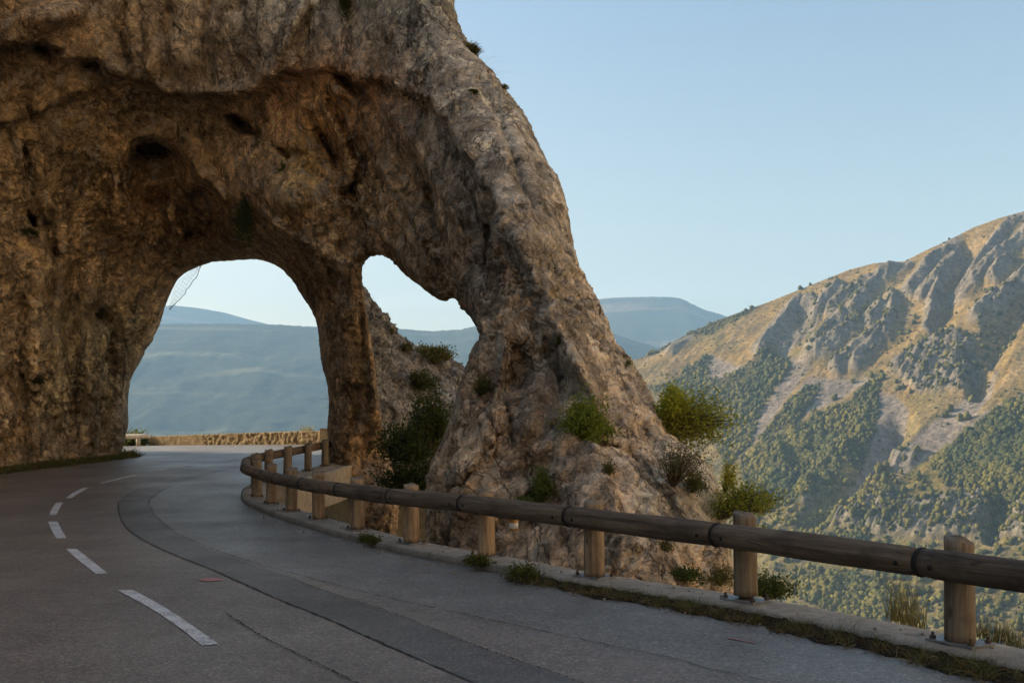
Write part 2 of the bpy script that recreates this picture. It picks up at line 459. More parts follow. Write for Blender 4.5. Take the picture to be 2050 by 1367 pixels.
i, j = np.meshgrid(np.arange(ns - 1), np.arange(m - 1), indexing='ij')
fs = np.stack([i * m + j, i * m + j + 1, (i + 1) * m + j + 1, (i + 1) * m + j], -1).reshape(-1, 4)
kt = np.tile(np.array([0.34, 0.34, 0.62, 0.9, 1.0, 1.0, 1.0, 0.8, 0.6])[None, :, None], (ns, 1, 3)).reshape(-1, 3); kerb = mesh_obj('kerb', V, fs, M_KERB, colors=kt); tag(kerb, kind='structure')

# ------------------------------------------------------------------ wooden guardrail
def wood(name, a, b, rotz, bumpd=0.004, horizontal=False):
    t = NT(name)
    tc = t.n('ShaderNodeTexCoord').outputs['Object'] if not horizontal else t.n('ShaderNodeAttribute', attribute_name='tint').outputs['Vector']
    m1 = t.mapping((22, 22, 1.6), vec=tc); m2 = t.mapping((70, 70, 2.2), vec=tc)
    rnd = t.n('ShaderNodeObjectInfo').outputs['Random']
    off = t.n('ShaderNodeVectorMath', operation='ADD', i={0: m1, 1: t.n('ShaderNodeCombineXYZ', i={'X': t.math('MULTIPLY', rnd, 37.0), 'Z': t.math('MULTIPLY', rnd, 11.0)}).outputs[0]}).outputs[0]
    g1 = t.noise(1, 5, 0.65, off, 0.6); g2 = t.noise(1, 3, 0.6, m2)
    mid_ = tuple((x + y) / 2 for x, y in zip(a, b))
    c = t.ramp(g1, [(0.28, tuple(x * 0.45 for x in a)), (0.45, a), (0.58, mid_), (0.75, b)])
    c = t.mix(t.ramp(t.noise(3.5, 4, 0.6), [(0.5, 0), (0.68, 0.65)]), c, tuple(x * 0.5 for x in a))
    c = t.mix(t.ramp(g2, [(0.25, 0.7), (0.36, 0.0)]), c, (0.02, 0.015, 0.01))
    crk = t.voro(1, t.mapping((13, 13, 0.55), vec=tc), 'DISTANCE_TO_EDGE')
    ck = t.ramp(t.math('ADD', crk, t.math('MULTIPLY', t.noise(1, 3, 0.6, t.mapping((6, 6, 1.2), vec=tc)), 0.12)), [(0.04, 0.0), (0.075, 1.0)])
    c = t.mix(ck, (0.02, 0.015, 0.011), c)
    c = t.mix(1.0, c, t.ramp(rnd, [(0.0, (0.68, 0.70, 0.74)), (0.5, (0.95, 0.95, 0.95)), (1.0, (1.12, 1.05, 0.98))]), 'MULTIPLY')
    kn = t.voro(1, t.mapping((5.5, 5.5, 2.2), vec=off if False else t.n('ShaderNodeVectorMath', operation='ADD', i={0: tc, 1: t.n('ShaderNodeCombineXYZ', i={'X': t.math('MULTIPLY', rnd, 7.0)}).outputs[0]}).outputs[0]))
    c = t.mix(t.ramp(kn, [(0.06, 0.75), (0.13, 0.0)]), c, (0.045, 0.028, 0.015))
    hh = t.math('ADD', t.math('ADD', g1, t.math('MULTIPLY', g2, 0.5)), ck)
    return t.done(c, 0.75, t.bump(hh, bumpd), 0.25)
M_POST = wood('post_wood', (0.225, 0.165, 0.105), (0.385, 0.30, 0.20), 0)
M_RAIL = wood('rail_wood', (0.105, 0.074, 0.048), (0.21, 0.155, 0.105), 0, 0.006, True)
M_STEEL = mat_simple('galvanised_steel', (0.24, 0.245, 0.25), 0.55, 0.4, 0.6, 12, 0.3, 0.001)
M_BOLT = mat_simple('rusty_bolt', (0.10, 0.075, 0.055), 0.6, 0.4, 0.5, 60, 0.4, 0.001)
M_BAND = mat_simple('dark_band', (0.018, 0.016, 0.015), 0.7, 0.2, 0, 40, 0.3, 0.001)

PH, RR = 0.70, 0.098
RAIL_H = lambda Y: np.interp(Y, [4, 6.2, 7.7, 8.9, 10.2, 11.5, 13, 15, 20], [0.525, 0.525, 0.525, 0.565, 0.585, 0.57, 0.545, 0.53, 0.53])
guard = empty('wooden_guardrail', (float(posts_xy[0][0]), float(posts_xy[0][1]), 0.0))
tag(guard, 'long weathered log guardrail curving along the kerb of the road bend', 'guardrail')
# arc-length position of the posts along the kerb
def nearest_i(p): return int(np.argmin(((sub - p) ** 2).sum(1)))
pidx = [nearest_i(p) for p in posts_xy]
GV = np.array(guard.location)
for k, p in enumerate(posts_xy):
    i = pidx[k]; Nn = N[i]; Tt = T[i]
    zk = float(road_z(p[0], p[1])) + KH
    c = np.array([p[0], p[1]]) - Nn * 0.02
    rp = 0.094 + 0.006 * RNG.random()
    tilt = RNG.normal(0, 0.012, 2)
    lift = 0.05 if k == 5 else 0.022
    seg, rings = 28, 14
    Vp, fp = [], []
    for r in range(rings + 1):
        f_ = r / rings; z0 = zk + lift + f_ * ((0.675 if k == 4 else PH) - lift)
        for s_ in range(seg):
            a = 2 * math.pi * s_ / seg
            rr = rp * (1 - 0.05 * f_) * (1 + 0.010 * math.sin(2 * a + k) + 0.006 * math.sin(5 * a + 2 * k + 1.5 * f_))
            x, y = rr * math.cos(a), rr * math.sin(a)
            z = z0
            if r == rings:   # saddle-cut top, higher at its ends along the road and away from it
                al = (x * Tt[0] + y * Tt[1]) / rp; ac = -(x * Nn[0] + y * Nn[1]) / rp
                z = z0 + 0.020 * al + 0.014 * ac * al + 0.005 * math.sin(4 * a + k)
            Vp.append((c[0] + x + tilt[0] * (z - zk), c[1] + y + tilt[1] * (z - zk), z))
    for r in range(rings):
        for s_ in range(seg):
            s2 = (s_ + 1) % seg
            fp.append((r * seg + s_, r * seg + s2, (r + 1) * seg + s2, (r + 1) * seg + s_))
    fp.append(tuple(range(seg - 1, -1, -1))); tb = len(Vp)
    Vp.append((c[0] + tilt[0] * PH, c[1] + tilt[1] * PH, zk + (0.675 if k == 4 else PH) - 0.022))
    for s_ in range(seg): fp.append((rings * seg + s_, rings * seg + (s_ + 1) % seg, tb))
    po = mesh_obj('post', np.array(Vp), fp, M_POST, guard)
    # move the origin to the post foot so the wood grain starts anew on every post
    off = np.array([c[0], c[1], zk]) - GV
    co_ = np.empty(len(po.data.vertices) * 3, np.float32); po.data.vertices.foreach_get('co', co_)
    po.data.vertices.foreach_set('co', (co_.reshape(-1, 3) - off).astype(np.float32).ravel()); po.location = off
    yaw = math.atan2(Tt[1], Tt[0])
    b = MB(); b.box((c[0], c[1], zk + 0.012), 0.34, 0.24, 0.014, yaw); b.build('base_plate', M_STEEL, po, smooth=False)
    b = MB(); b.tube([(c[0], c[1], zk + 0.015), (c[0], c[1], zk + lift + 0.02)], 0.055, 14); b.build('steel_foot', M_BOLT, po)
    for sx, sy in ((-1, -1), (1, -1), (1, 1), (-1, 1)):
        q2 = c + Tt * 0.138 * sx + Nn * 0.088 * sy
        b = MB(); b.tube([(q2[0], q2[1], zk + 0.018), (q2[0], q2[1], zk + 0.040)], 0.020, 6); b.tube([(q2[0], q2[1], zk + 0.040), (q2[0], q2[1], zk + 0.062)], 0.010, 8)
        b.build('bolt', M_BOLT, po, smooth=False)

# rail logs: from joint to joint, a joint a hand before each post
rail_c = sub + N * (0.094 + RR - 0.015)
rl = np.concatenate([[0], np.cumsum(np.linalg.norm(np.diff(rail_c, axis=0), axis=1))])
joints = [float(rl[i]) + 0.13 for i in pidx]
bounds = [0.02] + joints[:-1] + [rl[-1] - 0.02]
railz = lambda x, y: road_z(x, y) + KH + RAIL_H(y)
for k in range(len(bounds) - 1):
    a, b_ = bounds[k] + 0.010, bounds[k + 1] - 0.010
    if b_ - a < 0.1: continue
    m, seg = 26, 26
    ss = np.linspace(a, b_, m)
    cx = np.interp(ss, rl, rail_c[:, 0]); cy = np.interp(ss, rl, rail_c[:, 1])
    # logs are straight between joints, only slightly bowed
    lin = np.linspace(0, 1, m); cx = 0.65 * (cx[0] + (cx[-1] - cx[0]) * lin) + 0.35 * cx; cy = 0.65 * (cy[0] + (cy[-1] - cy[0]) * lin) + 0.35 * cy
    cz = railz(cx, cy); cz = cz[0] + (cz[-1] - cz[0]) * lin
    pts = np.stack([cx, cy, cz], 1)
    Tn = np.gradient(pts, axis=0); Tn /= np.linalg.norm(Tn, axis=1)[:, None]
    A = np.cross(Tn, [0, 0, 1.0]); A /= np.linalg.norm(A, axis=1)[:, None]; B = np.cross(A, Tn)
    Vv, tv = [], []
    ph = RNG.random() * 9
    for r in range(m):
        edge = min(r, m - 1 - r); er = (0.90, 0.985, 1.0)[min(edge, 2)]
        for s_ in range(seg):
            an = 2 * math.pi * s_ / seg
            rr = RR * er * (1 + 0.022 * math.sin(2 * an + ph + 0.25 * r) + 0.014 * math.sin(5 * an + ph * 2 + 0.13 * r) + 0.012 * math.sin(0.5 * r + ph))
            Vv.append(pts[r] + rr * (math.cos(an) * A[r] + math.sin(an) * B[r]))
            tv.append((0.1 * math.cos(an) + 3.1 * k, 0.1 * math.sin(an), ss[r]))
    fs = [(r * seg + s_, r * seg + (s_ + 1) % seg, (r + 1) * seg + (s_ + 1) % seg, (r + 1) * seg + s_) for r in range(m - 1) for s_ in range(seg)]
    fs += [tuple(range(seg - 1, -1, -1)), tuple((m - 1) * seg + s_ for s_ in range(seg))]
    lo = mesh_obj('rail_log', np.array(Vv), fs, M_RAIL, guard, colors=np.array(tv))
    for e, ii in ((0, 3), (1, m - 4)):
        if ii < 0: continue
        # countersunk bolt hole plugs on the road side
        sgn = 1 if (A[ii, :2] * np.array(N[min(ns - 1, int(ns * ss[ii] / rl[-1]))])).sum() > 0 else -1
        s0 = (0.12 if e == 0 else (b_ - a) - 0.12) / (b_ - a)
        pc = pts[0] + (pts[-1] - pts[0]) * s0 if True else pts[ii]
        pc = np.array([np.interp(s0, lin, pts[:, x]) for x in range(3)])
        q2 = pc + sgn * A[ii] * (RR * 0.93) - np.array([0, 0, 0.012])
        bb = MB(); bb.tube([q2, q2 + sgn * A[ii] * (RR * 0.115)], 0.017, 10); bb.build('bolt_hole', M_BAND, lo)
    if k < len(bounds) - 2:
        sj = bounds[k + 1]; pj = np.array([np.interp(sj, rl, rail_c[:, 0]), np.interp(sj, rl, rail_c[:, 1])]); zj = float(railz(pj[0], pj[1]))
        tj = Tn[-1]
        bb = MB(); c3 = np.array([pj[0], pj[1], zj]); c3[:2] = pts[-1, :2] + tj[:2] * 0.010
        c3[2] = pts[-1, 2]
        bb.tube([c3 - tj * 0.016, c3 - tj * 0.008, c3 + tj * 0.008, c3 + tj * 0.016], [RR * 0.95, RR * 1.005, RR * 1.005, RR * 0.95], 26); bb.build('joint_band', M_BAND, guard)
# reflector hanging under the rail
M_ORANGE = mat_simple('reflector_amber', (0.42, 0.21, 0.04), 0.4, 0.5, 0, 30, 0.15, 0.001)
M_WHITE = mat_simple('reflector_white', (0.62, 0.60, 0.55), 0.35, 0.5, 0, 30, 0.1, 0.001)
c = P(1028, 1050, 10.1)
bb = MB(); bb.tube([c + [0, 0, -0.062], c + [0, 0, 0.072]], [0.042, 0.050], 16); rf = bb.build('reflector', M_ORANGE, guard)
bb = MB(); bb.tube([c + [0, 0, -0.038], c + [0, 0, 0.022]], [0.0462, 0.0500], 16); bb.build('white_band', M_WHITE, rf)

# ------------------------------------------------------------------ the rock arch (implicit solid sampled on a grid, metres)
LIP = [(-460, 40), (-200, 60), (0, 75), (40, 100), (75, 118), (130, 118), (200, 136), (287, 172), (342, 188), (437, 191), (478, 193), (512, 181), (547, 157), (581, 142), (632, 140), (668, 141), (726, 165), (764, 160), (805, 190), (860, 207), (900, 253), (914, 290), (942, 325), (969, 369), (993, 390), (997, 444), (985, 520), (970, 590), (964, 640), (962, 675)]
OUTER = [(-900, -900), (700, -900), (850, -300), (893, -60), (905, 0), (912, 45), (935, 95), (985, 150), (1005, 180), (1040, 222), (1062, 262), (1090, 320), (1118, 365), (1131, 410), (1138, 450), (1146, 500), (1160, 548), (1190, 595), (1210, 640), (1232, 690), (1265, 735), (1290, 780), (1315, 830), (1335, 868), (1385, 905), (1420, 940), (1442, 990), (1450, 1040), (1458, 1100), (1462, 1160), (1475, 1230), (1500, 1500), (-900, 1500)]
ARCH = [(243, 1600), (243, 912), (250, 880), (258, 850), (257, 800), (262, 760), (285, 715), (300, 690), (322, 645), (330, 615), (342, 585), (354, 562), (372, 546), (400, 533), (430, 524), (470, 521), (510, 519), (540, 527), (565, 541), (585, 561), (603, 590), (620, 615), (632, 640), (637, 665), (640, 695), (645, 730), (655, 770), (659, 810), (655, 840), (654, 870), (655, 905), (655, 960), (650, 1600)]
HEART = [(726, 575), (726, 535), (738, 517), (762, 511), (784, 519), (800, 540), (825, 561), (850, 580), (875, 598), (893, 605), (905, 592), (918, 604), (938, 628), (953, 652), (964, 673), (946, 705), (932, 740), (915, 790), (902, 835), (882, 885), (858, 945), (850, 1010), (856, 1100), (858, 1600), (770, 1600), (790, 1100), (800, 1000), (785, 930), (768, 860), (757, 790), (748, 710), (738, 640)]
D_IN = rbf([(-460, 900, 18.5), (-460, 400, 18.5), (-460, 0, 18.5), (-200, 940, 22), (-200, 500, 22), (-200, 150, 22),
            (0, 945, 27), (0, 780, 27), (0, 600, 27), (0, 450, 26.8), (0, 330, 26.7), (0, 230, 26.8), (0, 120, 26.6),
            (70, 935, 28), (70, 700, 28.3), (80, 500, 28), (130, 928, 29.5), (130, 700, 29.6), (150, 560, 29.8), (190, 920, 31), (190, 750, 31), (210, 600, 31.4), (235, 905, 33), (245, 800, 33.2), (270, 690, 33.8), (310, 610, 34),
            (150, 430, 29.4), (140, 300, 28.4), (150, 200, 28), (230, 440, 30.2), (230, 300, 29.2), (300, 240, 29.1), (300, 430, 30.8), (300, 520, 32.4), (370, 500, 32.8), (420, 505, 32.8),
            (400, 440, 31.2), (440, 300, 29.3), (400, 230, 29.1), (480, 220, 28.5), (480, 360, 28.4), (520, 420, 27.8), (470, 470, 30.6), (510, 505, 32.4), (560, 525, 31.8), (560, 460, 27.4),
            (600, 470, 26.8), (600, 560, 30.2), (640, 510, 26.2), (640, 600, 28.8), (650, 700, 28.4), (655, 850, 28.4), (680, 540, 26.0), (690, 640, 26.3), (700, 750, 26.6), (700, 880, 26.8), (700, 1000, 26.5), (760, 900, 28), (700, 1300, 26),
            (600, 350, 26.6), (560, 250, 27.4), (600, 190, 26.8), (680, 330, 25.5), (680, 430, 25.6), (700, 500, 25.7), (740, 480, 24.6), (720, 250, 24.7), (760, 350, 23.8), (800, 280, 22.5), (850, 340, 21), (780, 430, 23.4), (840, 480, 21.6), (830, 545, 21.6), (890, 585, 20), (890, 500, 19.8), (900, 420, 19.4), (940, 480, 18.2), (955, 420, 18.0), (930, 360, 18.9), (870, 260, 20.8), (950, 600, 17), (930, 560, 18.2), (962, 660, 15.8)])
D_OUT = rbf([(-460, 30, 18.2), (-200, 0, 21.8), (0, 60, 26.0), (0, 0, 26.0), (100, 60, 26.7), (200, 100, 27.4), (200, 0, 27.1), (340, 150, 28.2), (340, 60, 27.7), (440, 165, 27.8), (440, 60, 27.2), (540, 120, 26.7), (560, 30, 26.2), (620, 110, 25.6), (660, 60, 25.0), (720, 100, 23.9), (700, 0, 24.6), (780, 130, 22.5), (820, 60, 22.3), (880, 150, 20.3), (890, 40, 21.3), (930, 150, 19.9), (910, 230, 19.3), (960, 280, 18.5), (1000, 220, 18.9), (1000, 360, 17.3), (1060, 320, 17.7), (1080, 420, 16.7), (1030, 470, 16.0), (1120, 480, 16.5), (1060, 560, 15.1), (1130, 600, 15.5), (1000, 560, 15.4), (1000, 660, 14.6), (1050, 680, 14.3), (1100, 640, 14.4), (1190, 680, 14.8), (960, 720, 14.5), (940, 800, 14.2), (1000, 800, 13.8), (1070, 780, 13.7), (1150, 730, 13.7), (1230, 780, 14.2), (1180, 830, 13.3), (1290, 880, 13.8), (910, 900, 13.9), (960, 900, 13.4), (1050, 900, 13.1), (1130, 900, 12.7), (1250, 930, 12.6), (1350, 950, 13.0), (880, 1000, 13.5), (960, 1000, 12.9), (1080, 1000, 12.6), (1180, 1010, 12.1), (1300, 1020, 12.0), (1400, 1020, 12.6), (880, 1090, 13.2), (1000, 1090, 12.5), (1130, 1090, 12.0), (1250, 1100, 11.5), (1400, 1130, 11.8), (1000, 1300, 11.8), (1300, 1300, 10.9), (1450, 1300, 11.2),
             (0, -300, 27), (400, -300, 28), (750, -300, 24), (-460, -400, 19), (400, -500, 29)])
LINES = [  # (points, half width in px, depth change in m): crests are negative, grooves positive
    ([(222, 460), (232, 380), (240, 320), (262, 285), (297, 270), (340, 285), (375, 318), (400, 345), (440, 372), (470, 400)], 8, -0.35),
    ([(335, 450), (345, 410), (362, 385), (400, 358), (430, 372), (452, 402)], 6, -0.30),
    ([(640, 200), (665, 240), (690, 290), (705, 330), (706, 360), (690, 375)], 7, -0.40), ([(655, 200), (685, 250), (708, 300), (720, 345), (712, 378)], 7, 0.40), ([(625, 230), (650, 280), (672, 320), (680, 350)], 7, 0.40), ([(560, 300), (600, 335), (640, 348), (665, 372)], 6, 0.30),
    ([(520, 425), (560, 450), (598, 470), (642, 501), (683, 528), (700, 560), (705, 640)], 8, -0.35), ([(430, 330), (470, 400), (520, 440), (575, 470)], 6, 0.25),
    ([(685, 535), (690, 600), (695, 660), (702, 723), (700, 800), (690, 870)], 8, -0.35), ([(714, 560), (722, 640), (730, 720), (738, 800)], 7, 0.30), ([(668, 560), (676, 650), (680, 760)], 6, 0.22),
    ([(1040, 480), (1095, 587), (1106, 628), (1147, 703), (1164, 747), (1181, 778), (1205, 835)], 10, -0.32), ([(1010, 470), (1060, 590), (1075, 650), (1110, 720), (1130, 780)], 10, 0.22),
    ([(1000, 420), (985, 500), (975, 560), (968, 620)], 14, 0.45), ([(1190, 882), (1250, 905), (1300, 950), (1340, 1010), (1370, 1080)], 9, 0.28), ([(1000, 870), (960, 930), (905, 990)], 4, 0.28), ([(1030, 700), (1010, 800), (1030, 900)], 8, 0.22), ([(940, 730), (975, 800), (990, 870)], 6, 0.2),
    ([(1060, 300), (1120, 420), (1130, 520), (1180, 640), (1250, 780)], 5, 0.14), ([(1000, 250), (1060, 400), (1100, 520), (1150, 640), (1220, 760), (1290, 860)], 5, 0.16), ([(960, 160), (1010, 260), (1050, 400)], 5, 0.16), ([(1120, 560), (1180, 700), (1260, 850)], 6, -0.14),
    ([(150, 540), (140, 640), (150, 760), (145, 880)], 14, 0.26), ([(40, 600), (35, 760), (45, 900)], 13, 0.20), ([(105, 560), (95, 700), (100, 860)], 8, 0.25), ([(218, 650), (222, 740)], 7, 0.3), ([(70, 560), (65, 700), (70, 880)], 10, -0.3), ([(180, 600), (185, 740), (190, 880)], 14, -0.35), ([(255, 640), (235, 760), (215, 880)], 8, -0.3),
    ([(600, 20), (575, 80), (545, 150)], 14, -0.4), ([(625, 20), (612, 80), (600, 130)], 8, 0.3), ([(340, 10), (330, 80), (335, 160)], 9, 0.25), ([(420, 0), (410, 80), (430, 170)], 8, 0.25), ([(250, 10), (240, 70), (260, 150)], 9, 0.3), ([(480, 0), (500, 90), (470, 170)], 9, 0.2),
    ([(10, 70), (50, 45), (110, 30), (150, 25)], 14, -0.6), ([(20, 100), (70, 96), (115, 106)], 9, 0.6), ([(50, 300), (60, 380), (90, 450), (110, 510)], 6, 0.35), ([(40, 320), (45, 400), (60, 470)], 7, -0.25), ([(0, 240), (60, 225), (120, 190), (190, 170)], 8, -0.25),
    ([(740, 200), (790, 300), (850, 400), (900, 500)], 7, 0.3), ([(720, 260), (770, 340), (820, 420), (880, 520)], 7, -0.25), ([(780, 220), (840, 300), (900, 400), (930, 480)], 6, -0.25), ([(690, 400), (740, 440), (800, 500), (850, 570)], 6, -0.25)]

def gauss(u, v, cu, cv, ru, rv, ang=0, pw=2):
    a = math.radians(ang); x = (u - cu) * math.cos(a) + (v - cv) * math.sin(a); y = -(u - cu) * math.sin(a) + (v - cv) * math.cos(a)
    return np.exp(-((x / ru) ** 2 + (y / rv) ** 2) ** (pw / 2))

def front_depth(u, v):
    u = np.asarray(u, float); v = np.asarray(v, float)
    outp = LIP + [(930, 690), (850, 720), (815, 1000), (815, 1700), (2200, 1700), (2200, -1200), (-1200, -1200), (-1200, 30)]
    wob = 9 * fbm(np.stack([u.ravel() / 45, v.ravel() / 45, np.zeros(u.size)], 1), 3).reshape(u.shape)
    k = smoothstep(-9, 9, sdf(u, v, outp) + wob)
    D = D_IN(u, v) * (1 - k) + D_OUT(u, v) * k
    # niches, holes and hollows (deeper)
    for (a, b, ru, rv, an, A, pw) in [
        (310, 350, 68, 76, 20, 1.5, 10), (298, 296, 38, 17, 14, 1.5, 4), (402, 425, 52, 60, -12, 1.3, 10), (300, 420, 60, 50, 0, 0.7, 3),
        (487, 252, 34, 12, 32, 2.4, 3), (462, 238, 50, 20, 20, 0.7, 2), (60, 440, 14, 30, -25, 1.6, 3), (375, 475, 12, 14, -40, 1.3, 3), (700, 170, 34, 9, 38, 1.6, 3),
        (80, 108, 22, 12, 25, 1.2, 3), (180, 132, 30, 12, 8, 1.2, 3), (200, 632, 26, 22, 0, 0.9, 3), (140, 640, 14, 90, 4, 0.4, 3), (100, 505, 9, 24, -40, 0.6, 2),
        (600, 322, 34, 22, 30, 0.7, 3), (660, 300, 26, 50, -30, 0.9, 3), (690, 350, 12, 60, -24, 0.5, 2), (58, 228, 8, 16, -20, 0.6, 2),
        (840, 380, 34, 90, -24, 0.7, 3), (960, 440, 22, 70, -14, 0.7, 3), (220, 700, 8, 40, 6, 0.5, 3), (78, 762, 14, 10, 0, 0.5, 3),
        (1090, 725, 60, 30, 25, 0.35, 3), (1125, 780, 40, 40, 0, 0.3, 3), (1040, 760, 22, 60, 0, 0.45, 3), (990, 520, 18, 80, -4, 0.55, 3), (985, 760, 16, 36, -10, 0.35, 3),
        (1310, 900, 60, 14, 50, 0.35, 3), (1095, 930, 60, 20, -20, 0.3, 2), (30, 60, 40, 14, -28, 0.8, 3), (150, 800, 12, 80, 4, 0.25, 3), (40, 800, 16, 100, -3, 0.2, 2)]:
        D = D + A * gauss(u, v, a, b, ru, rv, an, pw)
    # swellings and ribs (nearer)
    for (a, b, ru, rv, an, A, pw) in [
        (60, 55, 60, 30, -30, 0.8, 3), (230, 145, 40, 18, 10, 0.7, 3), (340, 120, 60, 50, 0, 0.6, 3), (540, 90, 60, 70, 0, 0.5, 3), (600, 110, 16, 60, 30, 0.4, 3),
        (250, 380, 14, 70, 8, 0.7, 2), (260, 430, 26, 40, 0, 0.8, 3), (600, 330, 20, 16, 30, 0.8, 3), (690, 320, 9, 60, -28, 0.5, 2), (620, 220, 14, 50, -35, 0.6, 2),
        (560, 380, 60, 40, 10, 0.5, 3), (590, 400, 30, 22, 0, 0.4, 3), (760, 420, 30, 60, -35, 0.5, 3), (710, 600, 10, 90, -3, 0.45, 2), (685, 720, 12, 120, 3, 0.5, 2), (180, 760, 22, 120, 3, 0.7, 2), (100, 760, 24, 120, 0, 0.5, 2),
        (1010, 700, 14, 60, -12, 0.35, 2), (985, 850, 20, 40, 10, 0.45, 3), (1060, 850, 16, 30, 8, 0.3, 3), (1100, 560, 12, 70, -12, 0.4, 2), (1160, 730, 14, 60, -30, 0.3, 2), (1200, 1000, 60, 50, 20, 0.25, 3), (680, 180, 24, 18, 40, 0.5, 3), (930, 960, 30, 50, 15, 0.3, 2)]:
        D = D - A * gauss(u, v, a, b, ru, rv, an, pw)
    wu = u + 6 * fbm(np.stack([u.ravel() / 30, v.ravel() / 30, np.full(u.size, 3.3)], 1), 3).reshape(u.shape); wv = v + 6 * fbm(np.stack([u.ravel() / 30, v.ravel() / 30, np.full(u.size, 7.3)], 1), 3).reshape(u.shape)
    for pts_, w_, A in LINES:
        D = D + 1.5 * A * np.exp(-(seg_dist(wu, wv, pts_) / (1.15 * w_)) ** 2)
    return D

def thickness(u, v, D):
    th = 4.0 + 0 * D
    left = smoothstep(330, 200, u) * smoothstep(300, 420, v)
    top = smoothstep(560, 250, v) * smoothstep(980, 700, u)
    th = th + 5 * top
    th = np.where(left > 0, th * (1 - left) + left * np.maximum(2.5, 37.6 - D), th)
    pil = smoothstep(590, 650, u) * smoothstep(800, 760, u) * smoothstep(480, 600, v)
    th = th * (1 - pil) + pil * 3.6
    return th

def geo(a, b, r):
    out = [a]
    while out[-1] < b: out.append(out[-1] * r)
    return np.array(out)
ug = np.concatenate([np.arange(-460, -60, 14), np.arange(-60, 1540, 6.5)])
vg = np.concatenate([np.arange(-520, -60, 14), np.arange(-60, 1180, 6.5), np.arange(1180, 1400, 12)])
yg = geo(9.6, 46, 1.0105)
UU, VV = np.meshgrid(ug, vg, indexing='ij')
DD = front_depth(UU, VV)
sd_out = sdf(UU, VV, OUTER); sd_arch = -sdf(UU, VV, ARCH) - 2; sd_heart = -sdf(UU, VV, HEART) - 3
# rounded edges
def roundoff(sd_m, r, A):
    x = np.clip(1 - sd_m / r, 0, 1)
    return A * (1 - np.sqrt(np.maximum(0, 1 - x * x)))
m_px = DD / F
DD = DD + roundoff(sd_out * m_px, 0.9, 1.3) + roundoff(sd_arch * m_px, 0.35, 0.5) + roundoff(sd_heart * m_px, 0.45, 0.7)
BB = DD + thickness(UU, VV, DD) - roundoff(sd_out * m_px, 1.2, 1.6) * (sd_out > 0)
Yc = yg[None, None, :].astype(np.float32)
front_t = (Yc - DD[:, :, None].astype(np.float32))
# gradient-normalise the front so that steep relief keeps a metric distance
gu = np.gradient(DD, ug, axis=0) * F / DD; gv = np.gradient(DD, vg, axis=1) * F / DD
nf = np.sqrt(1 + gu ** 2 + gv ** 2)
front_t = front_t / nf[:, :, None].astype(np.float32)
Fv = np.minimum(front_t, (BB[:, :, None] - Yc).astype(np.float32))
sc = Yc / F
throat = (DD + 2.0)[:, :, None].astype(np.float32)
Fv = np.minimum(Fv, sd_out[:, :, None].astype(np.float32) * sc - 0.05 * np.maximum(0, Yc - throat))
Fv = np.minimum(Fv, sd_arch[:, :, None].astype(np.float32) * sc - 0.10 * np.maximum(0, Yc - throat))
Fv = np.minimum(Fv, sd_heart[:, :, None].astype(np.float32) * sc - 0.10 * np.maximum(0, Yc - throat))
Fv = Fv.astype(np.float32)
# rough the solid up in three dimensions near its surface
nu, nv, ny = Fv.shape
band = np.abs(Fv) < 0.8
bi = np.nonzero(band)
yy = yg[bi[2]]; uu_ = ug[bi[0]]; vv_ = vg[bi[1]]
pw_ = np.stack([(uu_ - CU) / F * yy, yy, EYE - (vv_ - HZ) / F * yy], 1).astype(np.float32)
edge = np.minimum(np.minimum(np.abs(sd_out[bi[0], bi[1]]), np.abs(sd_arch[bi[0], bi[1]])), np.abs(sd_heart[bi[0], bi[1]])) * yy / F
damp = 0.16 + 0.84 * smoothstep(0.05, 1.0, edge)
nzv = 0.30 * fbm(pw_ * 0.45, 3) + 0.17 * fbm(pw_ * np.array([1.1, 1.1, 0.55]), 4, ridged=True) - 0.04
w1, w2, wr = worley(pw_ * np.array([0.95, 0.95, 0.55]) + 0.5 * np.stack([perlin(pw_ * 1.3), perlin(pw_ * 1.3 + 9), perlin(pw_ * 1.3 + 21)], 1))
nzv = nzv + 0.16 * (wr - 0.5)
ROUGH = rbf([(0, 50, .7), (300, 100, .55), (600, 60, .4), (850, 60, .5), (950, 200, .6), (1050, 350, .45), (1100, 550, .5), (1200, 750, .5), (1300, 950, .5), (1400, 1100, .5), (1250, 1050, .55), (1050, 950, .95), (950, 900, .8), (1000, 700, 1.0), (1000, 500, .9), (900, 400, .8), (800, 300, .8), (650, 250, .6), (300, 200, .5), (150, 350, .55), (0, 400, .7), (550, 350, .7), (550, 450, .7), (100, 700, 1.0), (200, 850, 1.1), (0, 900, 1.0), (700, 700, .7), (700, 900, .9), (-400, 500, 1)], 3)
nzv = nzv * np.clip(ROUGH(uu_, vv_), 0.3, 1.2)
Fv[bi] += (nzv * damp).astype(np.float32)
# close the box
Fv[0] = Fv[-1] = -1; Fv[:, 0] = Fv[:, -1] = -1; Fv[:, :, 0] = Fv[:, :, -1] = -1

